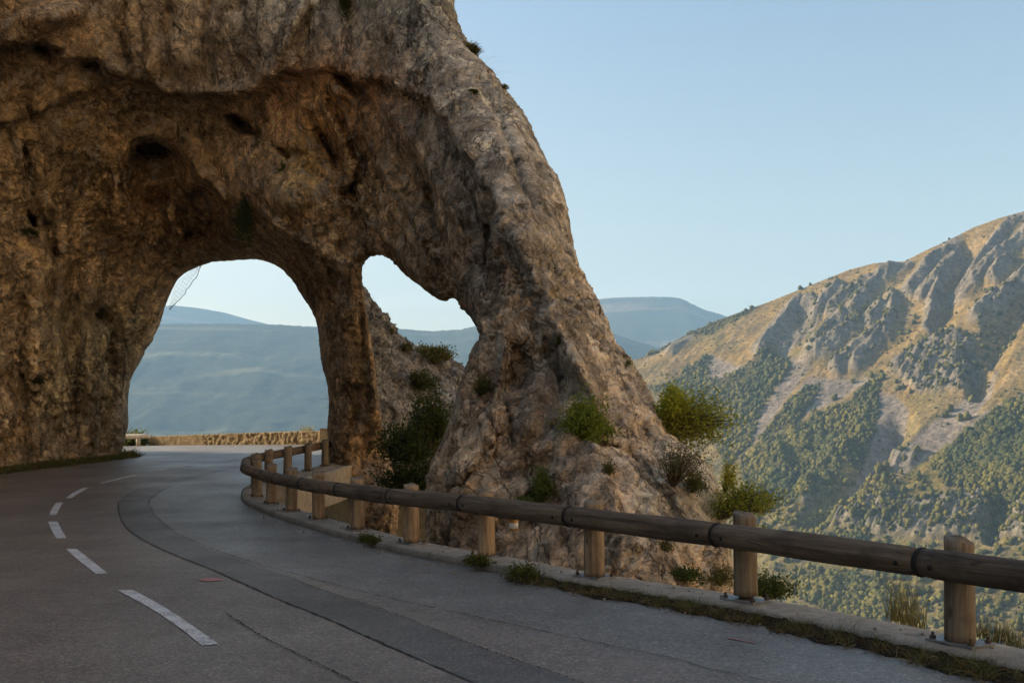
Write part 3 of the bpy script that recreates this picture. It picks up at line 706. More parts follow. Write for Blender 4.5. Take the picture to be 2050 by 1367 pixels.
def surface_nets(Fv):
    ins = Fv > 0
    c = np.zeros(tuple(s - 1 for s in Fv.shape), np.int8)
    for dx in (0, 1):
        for dy in (0, 1):
            for dz in (0, 1):
                c += ins[dx:dx + c.shape[0], dy:dy + c.shape[1], dz:dz + c.shape[2]]
    act = np.nonzero((c > 0) & (c < 8))
    A = np.stack(act, 1)
    idx = np.full(c.shape, -1, np.int32); idx[act] = np.arange(len(A))
    corner = {}
    for dx in (0, 1):
        for dy in (0, 1):
            for dz in (0, 1):
                corner[(dx, dy, dz)] = Fv[A[:, 0] + dx, A[:, 1] + dy, A[:, 2] + dz]
    S = np.zeros((len(A), 3)); cnt = np.zeros(len(A))
    for ax in range(3):
        for p in ((0, 0), (0, 1), (1, 0), (1, 1)):
            a = list(p); a.insert(ax, 0); b = list(p); b.insert(ax, 1)
            fa, fb = corner[tuple(a)], corner[tuple(b)]
            x = (fa > 0) != (fb > 0)
            tt = np.where(x, fa / np.where(x, fa - fb, 1), 0)
            pos = np.array(a, float)[None] + np.zeros((len(A), 3)); pos[:, ax] += tt
            S[x] += pos[x]; cnt[x] += 1
    vert = A + S / cnt[:, None]
    quads = []
    for ax in range(3):
        sl0 = [slice(None)] * 3; sl1 = [slice(None)] * 3
        sl0[ax] = slice(0, -1); sl1[ax] = slice(1, None)
        a_in, b_in = ins[tuple(sl0)], ins[tuple(sl1)]
        o1, o2 = [k for k in range(3) if k != ax]
        ed = np.stack(np.nonzero(a_in != b_in), 1)
        ok = (ed[:, o1] > 0) & (ed[:, o2] > 0) & (ed[:, o1] < Fv.shape[o1] - 1) & (ed[:, o2] < Fv.shape[o2] - 1)
        ed = ed[ok]
        pos = a_in[ed[:, 0], ed[:, 1], ed[:, 2]]
        vs = []
        for (d1, d2) in ((1, 1), (0, 1), (0, 0), (1, 0)):
            q = ed.copy(); q[:, o1] -= d1; q[:, o2] -= d2
            vs.append(idx[q[:, 0], q[:, 1], q[:, 2]])
        Q = np.stack(vs, 1)
        flip = pos if ax != 1 else ~pos
        Q[~flip] = Q[~flip][:, ::-1]
        quads.append(Q)
    Q = np.concatenate(quads)
    return vert, Q[(Q >= 0).all(1)]

def normals(V, Q):
    n = np.cross(V[Q[:, 2]] - V[Q[:, 0]], V[Q[:, 3]] - V[Q[:, 1]])
    out = np.zeros_like(V)
    for k in range(4):
        for ax in range(3): out[:, ax] += np.bincount(Q[:, k], n[:, ax], len(V))
    return out / (np.linalg.norm(out, axis=1)[:, None] + 1e-12)

def smooth_mesh(V, Q, it, lam=0.5):
    e = np.concatenate([Q[:, [0, 1]], Q[:, [1, 2]], Q[:, [2, 3]], Q[:, [3, 0]]]); e = np.concatenate([e, e[:, ::-1]])
    deg = np.bincount(e[:, 0], minlength=len(V)).astype(float)
    for _ in range(it):
        S = np.stack([np.bincount(e[:, 0], V[e[:, 1], k], len(V)) for k in range(3)], 1) / np.maximum(1, deg)[:, None]
        V = V + lam * (S - V)
    return V

def subdivide(V, Q):
    e = np.concatenate([Q[:, [0, 1]], Q[:, [1, 2]], Q[:, [2, 3]], Q[:, [3, 0]]])
    es = np.sort(e, 1); key = es[:, 0].astype(np.int64) * len(V) + es[:, 1]
    uk, inv = np.unique(key, return_inverse=True)
    a, b = uk // len(V), uk % len(V)
    EV = 0.5 * (V[a] + V[b]); FV = V[Q].mean(1)
    n0, n1 = len(V), len(uk); m = len(Q)
    e0, e1, e2, e3 = (inv[i * m:(i + 1) * m] + n0 for i in range(4))
    fc = np.arange(m) + n0 + n1
    NQ = np.concatenate([np.stack([Q[:, 0], e0, fc, e3], 1), np.stack([e0, Q[:, 1], e1, fc], 1), np.stack([fc, e1, Q[:, 2], e2], 1), np.stack([e3, fc, e2, Q[:, 3]], 1)])
    return np.concatenate([V, EV, FV]), NQ

vi, RQ = surface_nets(Fv)
ru = np.interp(vi[:, 0], np.arange(nu), ug); rv_ = np.interp(vi[:, 1], np.arange(nv), vg); ry = np.interp(vi[:, 2], np.arange(ny), yg)
RV = np.stack([(ru - CU) / F * ry, ry, EYE - (rv_ - HZ) / F * ry], 1)
print('rock coarse', len(RV), len(RQ))
RV = smooth_mesh(RV, RQ, 2, 0.45)

def saw(q, n_, freq, warp, amp_noise):
    """one family of tilted, broken flakes: rises slowly, drops sharply"""
    n_ = np.array(n_) / np.linalg.norm(n_)
    s_ = (q @ n_) * freq + warp
    c_ = np.floor(s_); f_ = (s_ - c_).astype(np.float32)
    return (np.minimum(f_ / 0.86, (1 - f_) / 0.14) - 0.5) * amp_noise

def detail(V, Nn, amp=1.0):
    q = V.astype(np.float32)
    wx, wy, wz = perlin(q * 0.8), perlin(q * 0.8 + 31), perlin(q * 0.8 + 57)
    warp = np.stack([wx, wy, wz], 1)
    big_ = fbm(q * 0.33 + 11, 3)
    crag = smoothstep(-0.30, 0.30, fbm(q * 0.30 + 40, 3))      # some faces worn smooth, others craggy
    m1 = np.clip(0.5 + 1.1 * perlin(q * 0.9 + 71), 0, 1.3); m2 = np.clip(0.5 + 1.1 * perlin(q * 1.3 + 91), 0, 1.3); m3 = np.clip(0.5 + 1.2 * perlin(q * 2.1 + 13), 0, 1.3)
    d = 0.17 * saw(q, (0.8, -0.1, 0.41), 0.85, 1.6 * wx + 1.0 * perlin(q * 2.2 + 3), m1)
    d += 0.12 * saw(q, (-0.6, 0.3, 0.75), 1.5, 1.8 * wy + 1.1 * perlin(q * 2.9 + 5), m2)
    d += 0.065 * saw(q, (0.9, -0.3, -0.25), 3.1, 2.4 * wz + 1.3 * perlin(q * 5 + 7), m3)
    d += 0.032 * saw(q, (0.35, 0.2, 0.9), 6.0, 3.0 * wx + 1.5 * perlin(q * 9 + 7), m3)
    a1, a2, ar = worley(q * np.array([1.9, 1.9, 1.2]) + 0.9 * warp + 0.25 * np.stack([perlin(q * 6), perlin(q * 6 + 5), perlin(q * 6 + 9)], 1))
    d += 0.06 * (ar - 0.5) - 0.07 * np.exp(-((a2 - a1) / 0.05) ** 2)
    a1, a2, ar = worley(q * np.array([5.5, 5.5, 3.6]) + 1.1 * warp + 0.3 * np.stack([perlin(q * 14), perlin(q * 14 + 5), perlin(q * 14 + 9)], 1))
    d += 0.045 * (ar - 0.5) - 0.03 * np.exp(-((a2 - a1) / 0.07) ** 2)
    d += 0.035 * fbm(q * np.array([4.5, 4.5, 3.0]) + warp, 4, gain=0.65)
    sm_ = 0.06 * fbm(q * np.array([2.4, 2.4, 1.0]) + warp, 4, gain=0.6, ridged=True) + 0.02 * fbm(q * 9, 3)
    return amp * (d * (0.22 + 0.95 * crag) + sm_ * (1 - 0.7 * crag))

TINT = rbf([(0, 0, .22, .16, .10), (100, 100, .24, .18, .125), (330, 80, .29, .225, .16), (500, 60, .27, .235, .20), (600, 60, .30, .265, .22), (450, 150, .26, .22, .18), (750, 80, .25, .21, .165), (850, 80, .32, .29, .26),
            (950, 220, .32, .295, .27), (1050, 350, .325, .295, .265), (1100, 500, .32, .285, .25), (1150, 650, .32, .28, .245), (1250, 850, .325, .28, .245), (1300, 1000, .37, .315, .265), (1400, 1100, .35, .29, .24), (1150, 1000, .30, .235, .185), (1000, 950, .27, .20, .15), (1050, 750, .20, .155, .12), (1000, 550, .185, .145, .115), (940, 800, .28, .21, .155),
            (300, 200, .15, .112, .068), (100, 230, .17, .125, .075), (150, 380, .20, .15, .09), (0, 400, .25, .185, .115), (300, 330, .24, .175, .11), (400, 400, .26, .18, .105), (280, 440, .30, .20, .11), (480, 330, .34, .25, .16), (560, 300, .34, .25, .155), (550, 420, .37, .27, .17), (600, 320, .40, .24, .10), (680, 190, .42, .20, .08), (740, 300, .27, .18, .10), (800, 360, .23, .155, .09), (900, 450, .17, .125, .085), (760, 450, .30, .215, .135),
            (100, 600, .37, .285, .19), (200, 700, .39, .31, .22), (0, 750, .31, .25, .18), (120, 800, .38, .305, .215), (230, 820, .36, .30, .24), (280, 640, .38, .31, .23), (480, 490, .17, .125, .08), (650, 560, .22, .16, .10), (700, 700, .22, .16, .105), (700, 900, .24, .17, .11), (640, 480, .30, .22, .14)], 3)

Vf, Qf = subdivide(RV, RQ)
Nf = normals(Vf, Qf)
pu0 = CU + Vf[:, 0] / Vf[:, 1] * F; pv0 = HZ - (Vf[:, 2] - EYE) / Vf[:, 1] * F
Vf = Vf + Nf * (detail(Vf, Nf) * np.clip(0.25 + 0.8 * ROUGH(pu0, pv0), 0.4, 1.2) * (0.4 + 0.6 * smoothstep(2, 26, np.minimum(np.abs(sdf(pu0, pv0, HEART)), np.abs(sdf(pu0, pv0, ARCH))))))[:, None]
pu = CU + Vf[:, 0] / Vf[:, 1] * F; pv = HZ - (Vf[:, 2] - EYE) / Vf[:, 1] * F
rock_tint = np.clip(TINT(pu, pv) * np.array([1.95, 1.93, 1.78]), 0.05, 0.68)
t = NT('limestone')
tint = t.attr('tint')
streak = t.noise(1.0, 6, 0.66, t.mapping((2.3, 2.3, 0.30)), 0.9)
blot = t.noise(0.75, 5, 0.6, None, 0.5); med = t.noise(4.2, 6, 0.68, None, 0.3); fine = t.noise(22, 6, 0.7); lic = t.noise(2.6, 5, 0.7, t.mapping((1, 1, 0.7)))
wrp = t.n('ShaderNodeVectorMath', operation='ADD', i={0: t.co(), 1: t.n('ShaderNodeVectorMath', operation='SCALE', i={0: t.n('ShaderNodeTexNoise', i={'Vector': t.co(), 'Scale': 1.6, 'Detail': 4}).outputs['Color'], 'Scale': 0.9}).outputs[0]}).outputs[0]
patch = t.voro(1.5, wrp, out='Color'); pv_ = t.n('ShaderNodeSeparateColor', i={'Color': patch}).outputs[0]
patch2 = t.voro(5.0, wrp, out='Color'); pv2 = t.n('ShaderNodeSeparateColor', i={'Color': patch2}).outputs[1]
c = t.mix(1.0, tint, t.ramp(blot, [(0.30, (0.60, 0.57, 0.54)), (0.5, (1, 1, 1)), (0.70, (1.38, 1.33, 1.26))]), 'MULTIPLY')
c = t.mix(1.0, c, t.ramp(med, [(0.32, (0.45, 0.42, 0.39)), (0.47, (0.95, 0.95, 0.95)), (0.66, (1.55, 1.51, 1.45))]), 'MULTIPLY')
c = t.mix(1.0, c, t.ramp(pv_, [(0.0, 0.70), (0.5, 1.0), (1.0, 1.30)]), 'MULTIPLY')
c = t.mix(1.0, c, t.ramp(pv2, [(0.0, 0.78), (1.0, 1.22)]), 'MULTIPLY')
c = t.mix(1.0, c, t.ramp(fine, [(0.3, 0.66), (0.7, 1.34)]), 'MULTIPLY')
c = t.mix(t.ramp(streak, [(0.56, 0.0), (0.66, 0.75)]), c, (0.10, 0.083, 0.064))          # water streaks
c = t.mix(t.ramp(lic, [(0.54, 0.0), (0.61, 0.72)]), c, (0.56, 0.49, 0.395))                 # pale lichen
c = t.mix(t.ramp(t.noise(1.35, 4, 0.6, t.mapping((1, 1, 0.6))), [(0.60, 0.0), (0.72, 0.4)]), c, (0.36, 0.22, 0.10))   # ochre rust
dots = [t.math('MULTIPLY', t.n('ShaderNodeVectorMath', operation='DOT_PRODUCT', i={0: wrp, 1: v_}).outputs['Value'], k_) for v_, k_ in (((0.88, -0.11, 0.45), 3.4), ((0.33, -0.55, -0.77), 0.30), ((0.33, 0.83, -0.45), 0.7))]
bedv = t.n('ShaderNodeCombineXYZ', i={'X': dots[0], 'Y': dots[1], 'Z': dots[2]}).outputs[0]
bed = t.noise(1.0, 6, 0.68, bedv)
c = t.mix(1.0, c, t.ramp(bed, [(0.32, (0.62, 0.60, 0.58)), (0.5, (1, 1, 1)), (0.66, (1.30, 1.28, 1.24))]), 'MULTIPLY')
bcr = t.ramp(t.voro(0.8, bedv, 'DISTANCE_TO_EDGE'), [(0.0, 0.0), (0.035, 1.0)])
c = t.mix(t.math('MULTIPLY', t.math('SUBTRACT', 1.0, bcr), t.ramp(t.noise(0.8, 3), [(0.45, 0.0), (0.55, 0.8)])), c, (0.05, 0.04, 0.03))
crk = t.ramp(t.voro(1.7, wrp, 'DISTANCE_TO_EDGE'), [(0.0, 0.0), (0.022, 1.0)]); crk2 = t.ramp(t.voro(5.5, wrp, 'DISTANCE_TO_EDGE'), [(0.0, 0.0), (0.05, 1.0)])
c = t.mix(t.math('MULTIPLY', t.math('SUBTRACT', 1.0, crk), 0.6), c, (0.05, 0.04, 0.03))    # soil in the joints
hh = t.math('ADD', t.math('ADD', med, t.math('MULTIPLY', pv2, 0.35)), t.math('ADD', t.math('MULTIPLY', fine, 0.4), t.math('ADD', t.math('MULTIPLY', crk, 0.4), t.math('ADD', t.math('MULTIPLY', crk2, 0.3), t.math('ADD', t.math('MULTIPLY', bed, 1.1), t.math('MULTIPLY', bcr, 0.5))))))
b1 = t.bump(hh, 0.12, 1.0)
b2 = t.bump(t.noise(60, 5, 0.75), 0.03, 0.8, b1)
M_ROCK = t.done(c, 0.93, b2, 0.18)
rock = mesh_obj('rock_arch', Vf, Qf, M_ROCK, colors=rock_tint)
tag(rock, 'huge rugged brown limestone arch with two openings spanning the road', 'rock arch')

from mathutils.bvhtree import BVHTree
BVHS = [BVHTree.FromPolygons([tuple(x) for x in Vf], [tuple(x) for x in Qf.tolist()])]
def surf(u, v, which=None):
    """first point of the built rock seen at a pixel of the photograph"""
    o = Vector((0, 0, EYE)); d = Vector(((u - CU) / F, 1.0, -(v - HZ) / F)).normalized()
    hits = [h_[0] for h_ in (b_.ray_cast(o, d) for b_ in BVHS) if h_[0] is not None]
    if not hits: return P(u, v, float(front_depth(np.array([[float(u)]]), np.array([[float(v)]]))[0, 0]))
    return np.array(min(hits, key=lambda q_: q_[1]))

# ------------------------------------------------------------------ heightfield from depth for the spur behind the pillar
def relief(name, poly, depth_fn, thick, mat, step=7, rough=0.25, tintfn=None):
    poly = np.array(poly, float)
    us = np.arange(poly[:, 0].min() - 10, poly[:, 0].max() + 11, step); vs = np.arange(poly[:, 1].min() - 10, poly[:, 1].max() + 11, step)
    U, Vv = np.meshgrid(us, vs, indexing='ij')
    s = sdf(U, Vv, poly); d = depth_fn(U, Vv); mp = d / F
    d = d + roundoff(s * mp, 1.0, 1.2)
    y = geo(d.min() - 1.2, d.max() + thick + 1, 1.009)
    fv = np.minimum(y[None, None] - d[:, :, None], d[:, :, None] + thick - y[None, None])
    fv = np.minimum(fv, s[:, :, None] * y[None, None] / F).astype(np.float32)
    b = np.nonzero(np.abs(fv) < 0.9); Y_ = y[b[2]]
    pw = np.stack([(us[b[0]] - CU) / F * Y_, Y_, EYE - (vs[b[1]] - HZ) / F * Y_], 1).astype(np.float32)
    w1, w2, wr = worley(pw * 1.0)
    fv[b] += rough * (fbm(pw * 0.6, 4) + 0.6 * fbm(pw * 1.4, 3, ridged=True) + 0.7 * (wr - 0.5)) 
    fv[0] = fv[-1] = -1; fv[:, 0] = fv[:, -1] = -1; fv[:, :, 0] = fv[:, :, -1] = -1
    vi, q = surface_nets(fv)
    a = np.interp(vi[:, 0], np.arange(len(us)), us); bb = np.interp(vi[:, 1], np.arange(len(vs)), vs); yy = np.interp(vi[:, 2], np.arange(len(y)), y)
    W = np.stack([(a - CU) / F * yy, yy, EYE - (bb - HZ) / F * yy], 1)
    W = smooth_mesh(W, q, 1, 0.4); W, q = subdivide(W, q); n_ = normals(W, q); W = W + n_ * detail(W, n_, 1.5)[:, None]
    BVHS.append(BVHTree.FromPolygons([tuple(x) for x in W], [tuple(x) for x in q.tolist()]))
    return mesh_obj(name, W, q, mat, colors=np.tile(np.array(tintfn), (len(W), 1)))
spur_poly = [(690, 545), (722, 580), (740, 612), (770, 645), (796, 676), (826, 700), (868, 712), (900, 730), (935, 762), (1000, 800), (1010, 1250), (690, 1250)]
sp_d = rbf([(700, 560, 33.5), (730, 580, 33), (760, 640, 32), (800, 670, 33), (850, 700, 33.5), (920, 740, 34.5), (740, 750, 30.5), (800, 780, 31), (870, 780, 32.5), (780, 900, 29), (860, 880, 30), (950, 900, 31), (740, 960, 29.5), (800, 960, 30.5), (850, 960, 32), (800, 1005, 36), (740, 1040, 33), (850, 1040, 38), (800, 1100, 38), (700, 1250, 34), (900, 1250, 38)])
spur = relief('rock_spur', spur_poly, sp_d, 5.0, M_ROCK, 8, 0.28, (0.27, 0.275, 0.27))
tag(spur, 'bluish grey rock spur seen through the heart shaped opening', 'rock')

# ------------------------------------------------------------------ unseen cliff left of and behind the camera, added to shade the road
def cliff():
    nz_, nyy = 90, 200
    ys = np.linspace(-70, 34.5, nyy); zs = np.linspace(-2, 30, nz_)
    Yg, Zg = np.meshgrid(ys, zs, indexing='ij')
    base = np.interp(Yg, [-70, -20, -3, 7, 18, 26, 34.5], [-58, -46, -24, -16.5, -16, -16.2, -16.8])
    lean = -0.35 * np.maximum(0, Zg - 10)
    p = np.stack([np.zeros(Yg.size), Yg.ravel(), Zg.ravel()], 1)
    X = base + lean + (1.1 * fbm(p * 0.12, 4) + 0.5 * fbm(p * 0.5, 4, ridged=True)).reshape(Yg.shape)
    Zg = np.where(Zg > 0, Zg * np.interp(Yg, [-70, -20, 0, 8], [0.2, 0.3, 0.6, 1.0]), Zg); Vc = np.stack([X, Yg, Zg], -1).reshape(-1, 3)
    # back and sides: one deep slab
    Vb = Vc.copy(); Vb[:, 0] = -60
    ids = np.arange(nyy * nz_).reshape(nyy, nz_); o = nyy * nz_
    q = [np.stack([ids[:-1, :-1], ids[1:, :-1], ids[1:, 1:], ids[:-1, 1:]], -1).reshape(-1, 4)]
    q.append(q[0][:, ::-1] + o)
    for line in (ids[0], ids[-1][::-1], ids[:, -1], ids[::-1, 0]):
        q.append(np.stack([line[:-1], line[1:], line[1:] + o, line[:-1] + o], 1))
    c = mesh_obj('cliff', np.concatenate([Vc, Vb]), np.concatenate(q), M_ROCK, colors=np.tile((0.29, 0.23, 0.165), (2 * o, 1)))
    tag(c, kind='structure')
cliff()

# ------------------------------------------------------------------ ground falling away below the kerb
t = NT('slope_soil')
n1 = t.noise(1.2, 6, 0.65); n2 = t.noise(9, 5, 0.6)
col = t.ramp(n1, [(0.3, (0.05, 0.045, 0.03)), (0.5, (0.10, 0.085, 0.055)), (0.7, (0.09, 0.10, 0.045))])
M_SOIL = t.done(t.mix(1.0, col, t.ramp(n2, [(0.3, 0.7), (0.7, 1.3)]), 'MULTIPLY'), 0.95, t.bump(n2, 0.05), 0.1)
sx_ = np.arange(-12, 46, 0.5); sy_ = np.arange(-14, 62, 0.5)
SX, SY = np.meshgrid(sx_, sy_, indexing='ij')
d_out = seg_dist(SX, SY, out_side[::3]); d_in = -sdf(SX, SY, road_poly)
p3 = np.stack([SX.ravel() * 0.25, SY.ravel() * 0.25, np.zeros(SX.size)], 1)
dz = np.interp(d_in, [-5, 0.15, 0.8, 3, 8, 20, 60], [-0.5, -0.35, -0.9, -4.5, -12, -30, -80])
SZ = road_z(SX, SY) + dz + (0.9 * fbm(p3, 4)).reshape(SX.shape) * smoothstep(0.6, 4, d_in)
# level ground kept below the road itself
ids = np.arange(SX.size).reshape(SX.shape)
q = np.stack([ids[:-1, :-1], ids[1:, :-1], ids[1:, 1:], ids[:-1, 1:]], -1).reshape(-1, 4)
bank = mesh_obj('roadside_slope', np.stack([SX, SY, SZ], -1).reshape(-1, 3), q, M_SOIL); tag(bank, kind='structure')

# ------------------------------------------------------------------ the mountain across the gorge
MC = 700.0
WB = lambda s: 0.43 + 0.4875 * s
RIDGE = [(1100, 800), (1200, 750), (1265, 722), (1290, 714), (1340, 688), (1390, 662), (1440, 640), (1500, 618), (1535, 606), (1570, 592), (1600, 580), (1650, 560), (1700, 540), (1750, 527), (1810, 523), (1850, 503), (1900, 480), (1950, 455), (2000, 437), (2050, 423), (2150, 395), (2300, 370), (2600, 360)]
RIDGE = np.array(RIDGE, float)
us = np.concatenate([np.arange(1060, 1260, 8), np.arange(1260, 2080, 2.6), np.arange(2080, 2620, 12)])
S = (us - CU) / F
wr = -(np.interp(us, RIDGE[:, 0], RIDGE[:, 1]) - HZ) / F
ta = np.concatenate([np.linspace(0, 1, 380)]); nb = 40
wlo = -(1420 - HZ) / F
Wm = wlo + (wr[:, None] - wlo) * ta[None, :]
Ym = MC / (WB(S)[:, None] - Wm)
Xm = S[:, None] * Ym; Zm = EYE + Wm * Ym
# behind the ridge the ground rounds over and falls away
yb = Ym[:, -1:] + np.cumsum(np.linspace(4, 90, nb))[None, :]
zb = Zm[:, -1:] + np.interp(np.cumsum(np.linspace(4, 90, nb)), [0, 40, 200, 1900], [0, -2, -60, -900])[None, :]
Ym = np.concatenate([Ym, yb], 1); Xm = np.concatenate([Xm, S[:, None] * yb], 1); Zm = np.concatenate([Zm, zb], 1)
PU = CU + Xm / Ym * F; PV = HZ - (Zm - EYE) / Ym * F
PV[:, len(ta):] = PV[:, len(ta) - 1:len(ta)] 
au = (0.75 * Xm + 0.66 * Ym); bu = (-0.66 * Xm + 0.75 * Ym)
fade = np.ones_like(Zm); fade *= smoothstep(0, 34, PV - np.interp(PU, RIDGE[:, 0], RIDGE[:, 1]))
def zoom5(pts): return [(1250 + x / 2.5625, 400 + y / 2.5625) for x, y in pts]
def zoom8(pts): return [(1300 + x / 2.644, 850 + y / 2.644) for x, y in pts]
forests = [zoom5([(830, 770), (845, 880), (790, 950), (700, 1080), (650, 1260), (520, 1380), (480, 1280), (260, 1030), (110, 960), (300, 930), (420, 910), (560, 890), (700, 800)]),
           zoom5([(1010, 945), (960, 1060), (860, 1180), (750, 1220), (690, 1240), (820, 1070), (920, 980)]),
           zoom5([(1340, 900), (1300, 1000), (1310, 1080), (1280, 1200), (1210, 1366), (640, 1366), (700, 1260), (830, 1200), (1000, 1100), (1150, 1030), (1280, 920)]),
           zoom5([(2150, 990), (2150, 1480), (1560, 1380), (1700, 1230), (1830, 1130), (1950, 1040)]),
           zoom5([(720, 530), (620, 600), (430, 700), (330, 690), (180, 780), (60, 830), (170, 760), (380, 650), (540, 575)]),
           zoom5([(420, 800), (460, 830), (420, 900), (300, 930), (230, 960), (300, 880)]),
           zoom8([(480, 190), (620, 100), (780, 60), (980, 100), (1010, 250), (960, 330), (880, 300), (860, 420), (760, 470), (640, 450), (540, 440), (500, 330)]),
           zoom8([(1500, 200), (1640, 110), (2300, 40), (2300, 420), (1900, 400), (1700, 330), (1560, 330)]),
           zoom8([(850, 470), (960, 420), (1020, 480), (940, 570), (830, 570)]), zoom8([(780, 840), (960, 800), (1200, 830), (1300, 900), (1250, 1050), (1000, 1000), (800, 940)])]
scrub = [zoom8([(640, 690), (1000, 640), (1500, 650), (2300, 620), (2300, 1250), (600, 1250)]), zoom8([(1000, 430), (1250, 250), (1560, 300), (2300, 430), (2300, 640), (900, 620)]),
         zoom5([(1300, 880), (1480, 760), (1700, 700), (1900, 700), (1900, 840), (1740, 980), (1500, 1020), (1330, 960)]), zoom5([(1800, 470), (2100, 400), (2100, 700), (1850, 780), (1780, 620)]), zoom5([(880, 500), (1100, 440), (1500, 500), (1500, 700), (1100, 900), (900, 800)])]
screes = [zoom5([(845, 795), (895, 795), (960, 850), (890, 930), (810, 1060), (730, 1200), (640, 1290), (680, 1130), (790, 960)]),
          zoom5([(930, 920), (1060, 930), (1330, 885), (1100, 1020), (950, 1095), (860, 1185), (900, 1100), (1010, 960), (880, 990)]),
          zoom5([(1300, 980), (1400, 1010), (1460, 1080), (1430, 1180), (1380, 1260), (1300, 1420), (1210, 1420), (1290, 1200)]),
          zoom5([(1920, 860), (1860, 950), (1700, 1060), (1560, 1170), (1420, 1290), (1330, 1420), (1440, 1420), (1600, 1290), (1800, 1110), (1880, 1000)]),
          zoom8([(1180, 30), (1340, 0), (1290, 130), (1200, 250), (1090, 350), (960, 470), (1000, 380), (1110, 230)]),
          zoom5([(440, 790), (520, 830), (620, 850), (560, 910), (430, 910)]), zoom5([(1700, 1260), (1900, 1120), (2100, 1000), (2100, 960), (1850, 1080), (1640, 1240)])]
crags = [zoom8([(960, 560), (1000, 480), (1300, 400), (1440, 420), (1700, 380), (1800, 400), (1830, 520), (1760, 620), (1200, 610)]), zoom8([(1840, 600), (1940, 420), (2200, 380), (2200, 660), (1950, 640)]),
         zoom8([(800, 310), (870, 330), (860, 440), (800, 480), (780, 400)]), zoom8([(960, 110), (1050, 140), (1050, 210), (960, 190)]), zoom8([(1280, 180), (1430, 150), (1400, 230), (1300, 250)]),
         zoom5([(1350, 880), (1430, 800), (1640, 690), (1800, 740), (1830, 860), (1740, 990), (1600, 1000), (1500, 990)]), zoom8([(620, 170), (700, 170), (720, 260), (620, 240)])]
# bands of tilted limestone strata: centre line, half width
ribs = [zoom5(r) for r in ([(680, 780), (790, 660), (880, 560), (960, 540)], [(820, 730), (960, 620), (1030, 520), (1090, 450)], [(950, 800), (1040, 690), (1120, 620)], [(1050, 590), (1180, 480), (1250, 450)], [(1150, 610), (1300, 430), (1440, 330)],
                            [(1080, 880), (1200, 770), (1300, 690)], [(1450, 480), (1560, 350), (1700, 190)], [(1520, 500), (1640, 370), (1720, 260)], [(1560, 650), (1600, 480), (1610, 430)], [(1330, 700), (1380, 520)], [(1700, 470), (1850, 300), (1960, 160), (2060, 90)],
                            [(1720, 500), (1870, 360), (2060, 190)], [(1890, 430), (1960, 350)], [(240, 780), (330, 700)], [(980, 800), (1080, 740), (1180, 660)], [(1250, 640), (1320, 570)], [(1900, 560), (2060, 400)], [(1800, 640), (1900, 520)], [(1180, 850), (1300, 720), (1340, 640)])]
gul = [zoom5(r) for r in ([(1760, 190), (1740, 330), (1660, 540), (1590, 650)], [(1870, 800), (1960, 640), (2060, 520)], [(920, 640), (820, 760)], [(1800, 800), (1810, 950)])] + [zoom8([(1330, 0), (1180, 200), (1000, 400), (860, 520)]), zoom8([(1860, 420), (1830, 560)])]
Pn = np.stack([au.ravel() / 130, bu.ravel() / 26, Zm.ravel() * 0], 1)
rid = fbm(Pn, 4, ridged=True).reshape(Zm.shape)
und = fbm(np.stack([au.ravel() / 260, bu.ravel() / 130, Zm.ravel() * 0 + 4], 1), 4).reshape(Zm.shape)
fin = fbm(np.stack([au.ravel() / 34, bu.ravel() / 14, Zm.ravel() * 0 + 8], 1), 4, ridged=True).reshape(Zm.shape)
strata = fbm(np.stack([au.ravel() / 70, bu.ravel() / 6.5, Zm.ravel() * 0 + 21], 1), 4, gain=0.6, ridged=True).reshape(Zm.shape)
wu = PU + 7 * fbm(np.stack([au.ravel() / 60, bu.ravel() / 60, Zm.ravel() * 0 + 2], 1), 3).reshape(Zm.shape); wv = PV + 7 * fbm(np.stack([au.ravel() / 60, bu.ravel() / 60, Zm.ravel() * 0 + 12], 1), 3).reshape(Zm.shape)
def soft(polys, r, U=None, Vv=None):
    m_ = np.zeros(Zm.shape)
    for p in polys: m_ = np.maximum(m_, smoothstep(-r, r, sdf(wu, wv, p)))
    return m_
M_for = soft(forests, 6); M_scr = soft(screes, 5); M_crag = soft(crags, 8)
M_rib = np.zeros(Zm.shape); rib_h = np.zeros(Zm.shape)
for r in ribs:
    d = seg_dist(wu, wv, r); M_rib = np.maximum(M_rib, smoothstep(20, 8, d)); rib_h = np.maximum(rib_h, np.clip(1 - d / 24, 0, 1) ** 1.3)
M_gul = np.zeros(Zm.shape)
for r in gul: M_gul = np.maximum(M_gul, np.clip(1 - seg_dist(wu, wv, r) / 40, 0, 1) ** 1.5)
Zd = fade * (16 * und + rib_h * (12 + 8 * fin) + (M_rib + 0.6 * M_crag) * 3.2 * strata + 2.5 * (rid - 0.2) * (1 - 0.9 * M_scr) + M_crag * (9 * (fin - 0.1) + 8 * rid) + 0.9 * fin * (1 - 0.95 * M_scr) - 24 * M_gul)
Zm = np.maximum(Zm + Zd, -415.0)
Zrock = np.clip(M_rib * (0.75 + 0.5 * strata) + M_crag * smoothstep(-0.2, 0.3, fin + 0.4 * rid) + 0.25 * smoothstep(0.45, 0.7, rid) * (1 - M_scr), 0, 1)
grass_n = fbm(np.stack([Xm.ravel() / 90, Ym.ravel() / 90, Zm.ravel() / 90], 1), 5).reshape(Zm.shape)
green = np.clip(smoothstep(-0.25, 0.35, grass_n + (PV - 800) / 600) + 0.9 * (fbm(np.stack([au.ravel() / 26, bu.ravel() / 10, Zm.ravel() * 0 + 3], 1), 4).reshape(Zm.shape)), 0, 1)
cg = np.array([0.240, 0.162, 0.062]); cgg = np.array([0.150, 0.122, 0.040]); cr_ = np.array([0.185, 0.165, 0.14]); cs = np.array([0.205, 0.172, 0.145]); cf = np.array([0.045, 0.050, 0.022])
colm = cg * (1 - green[..., None]) + cgg * green[..., None]
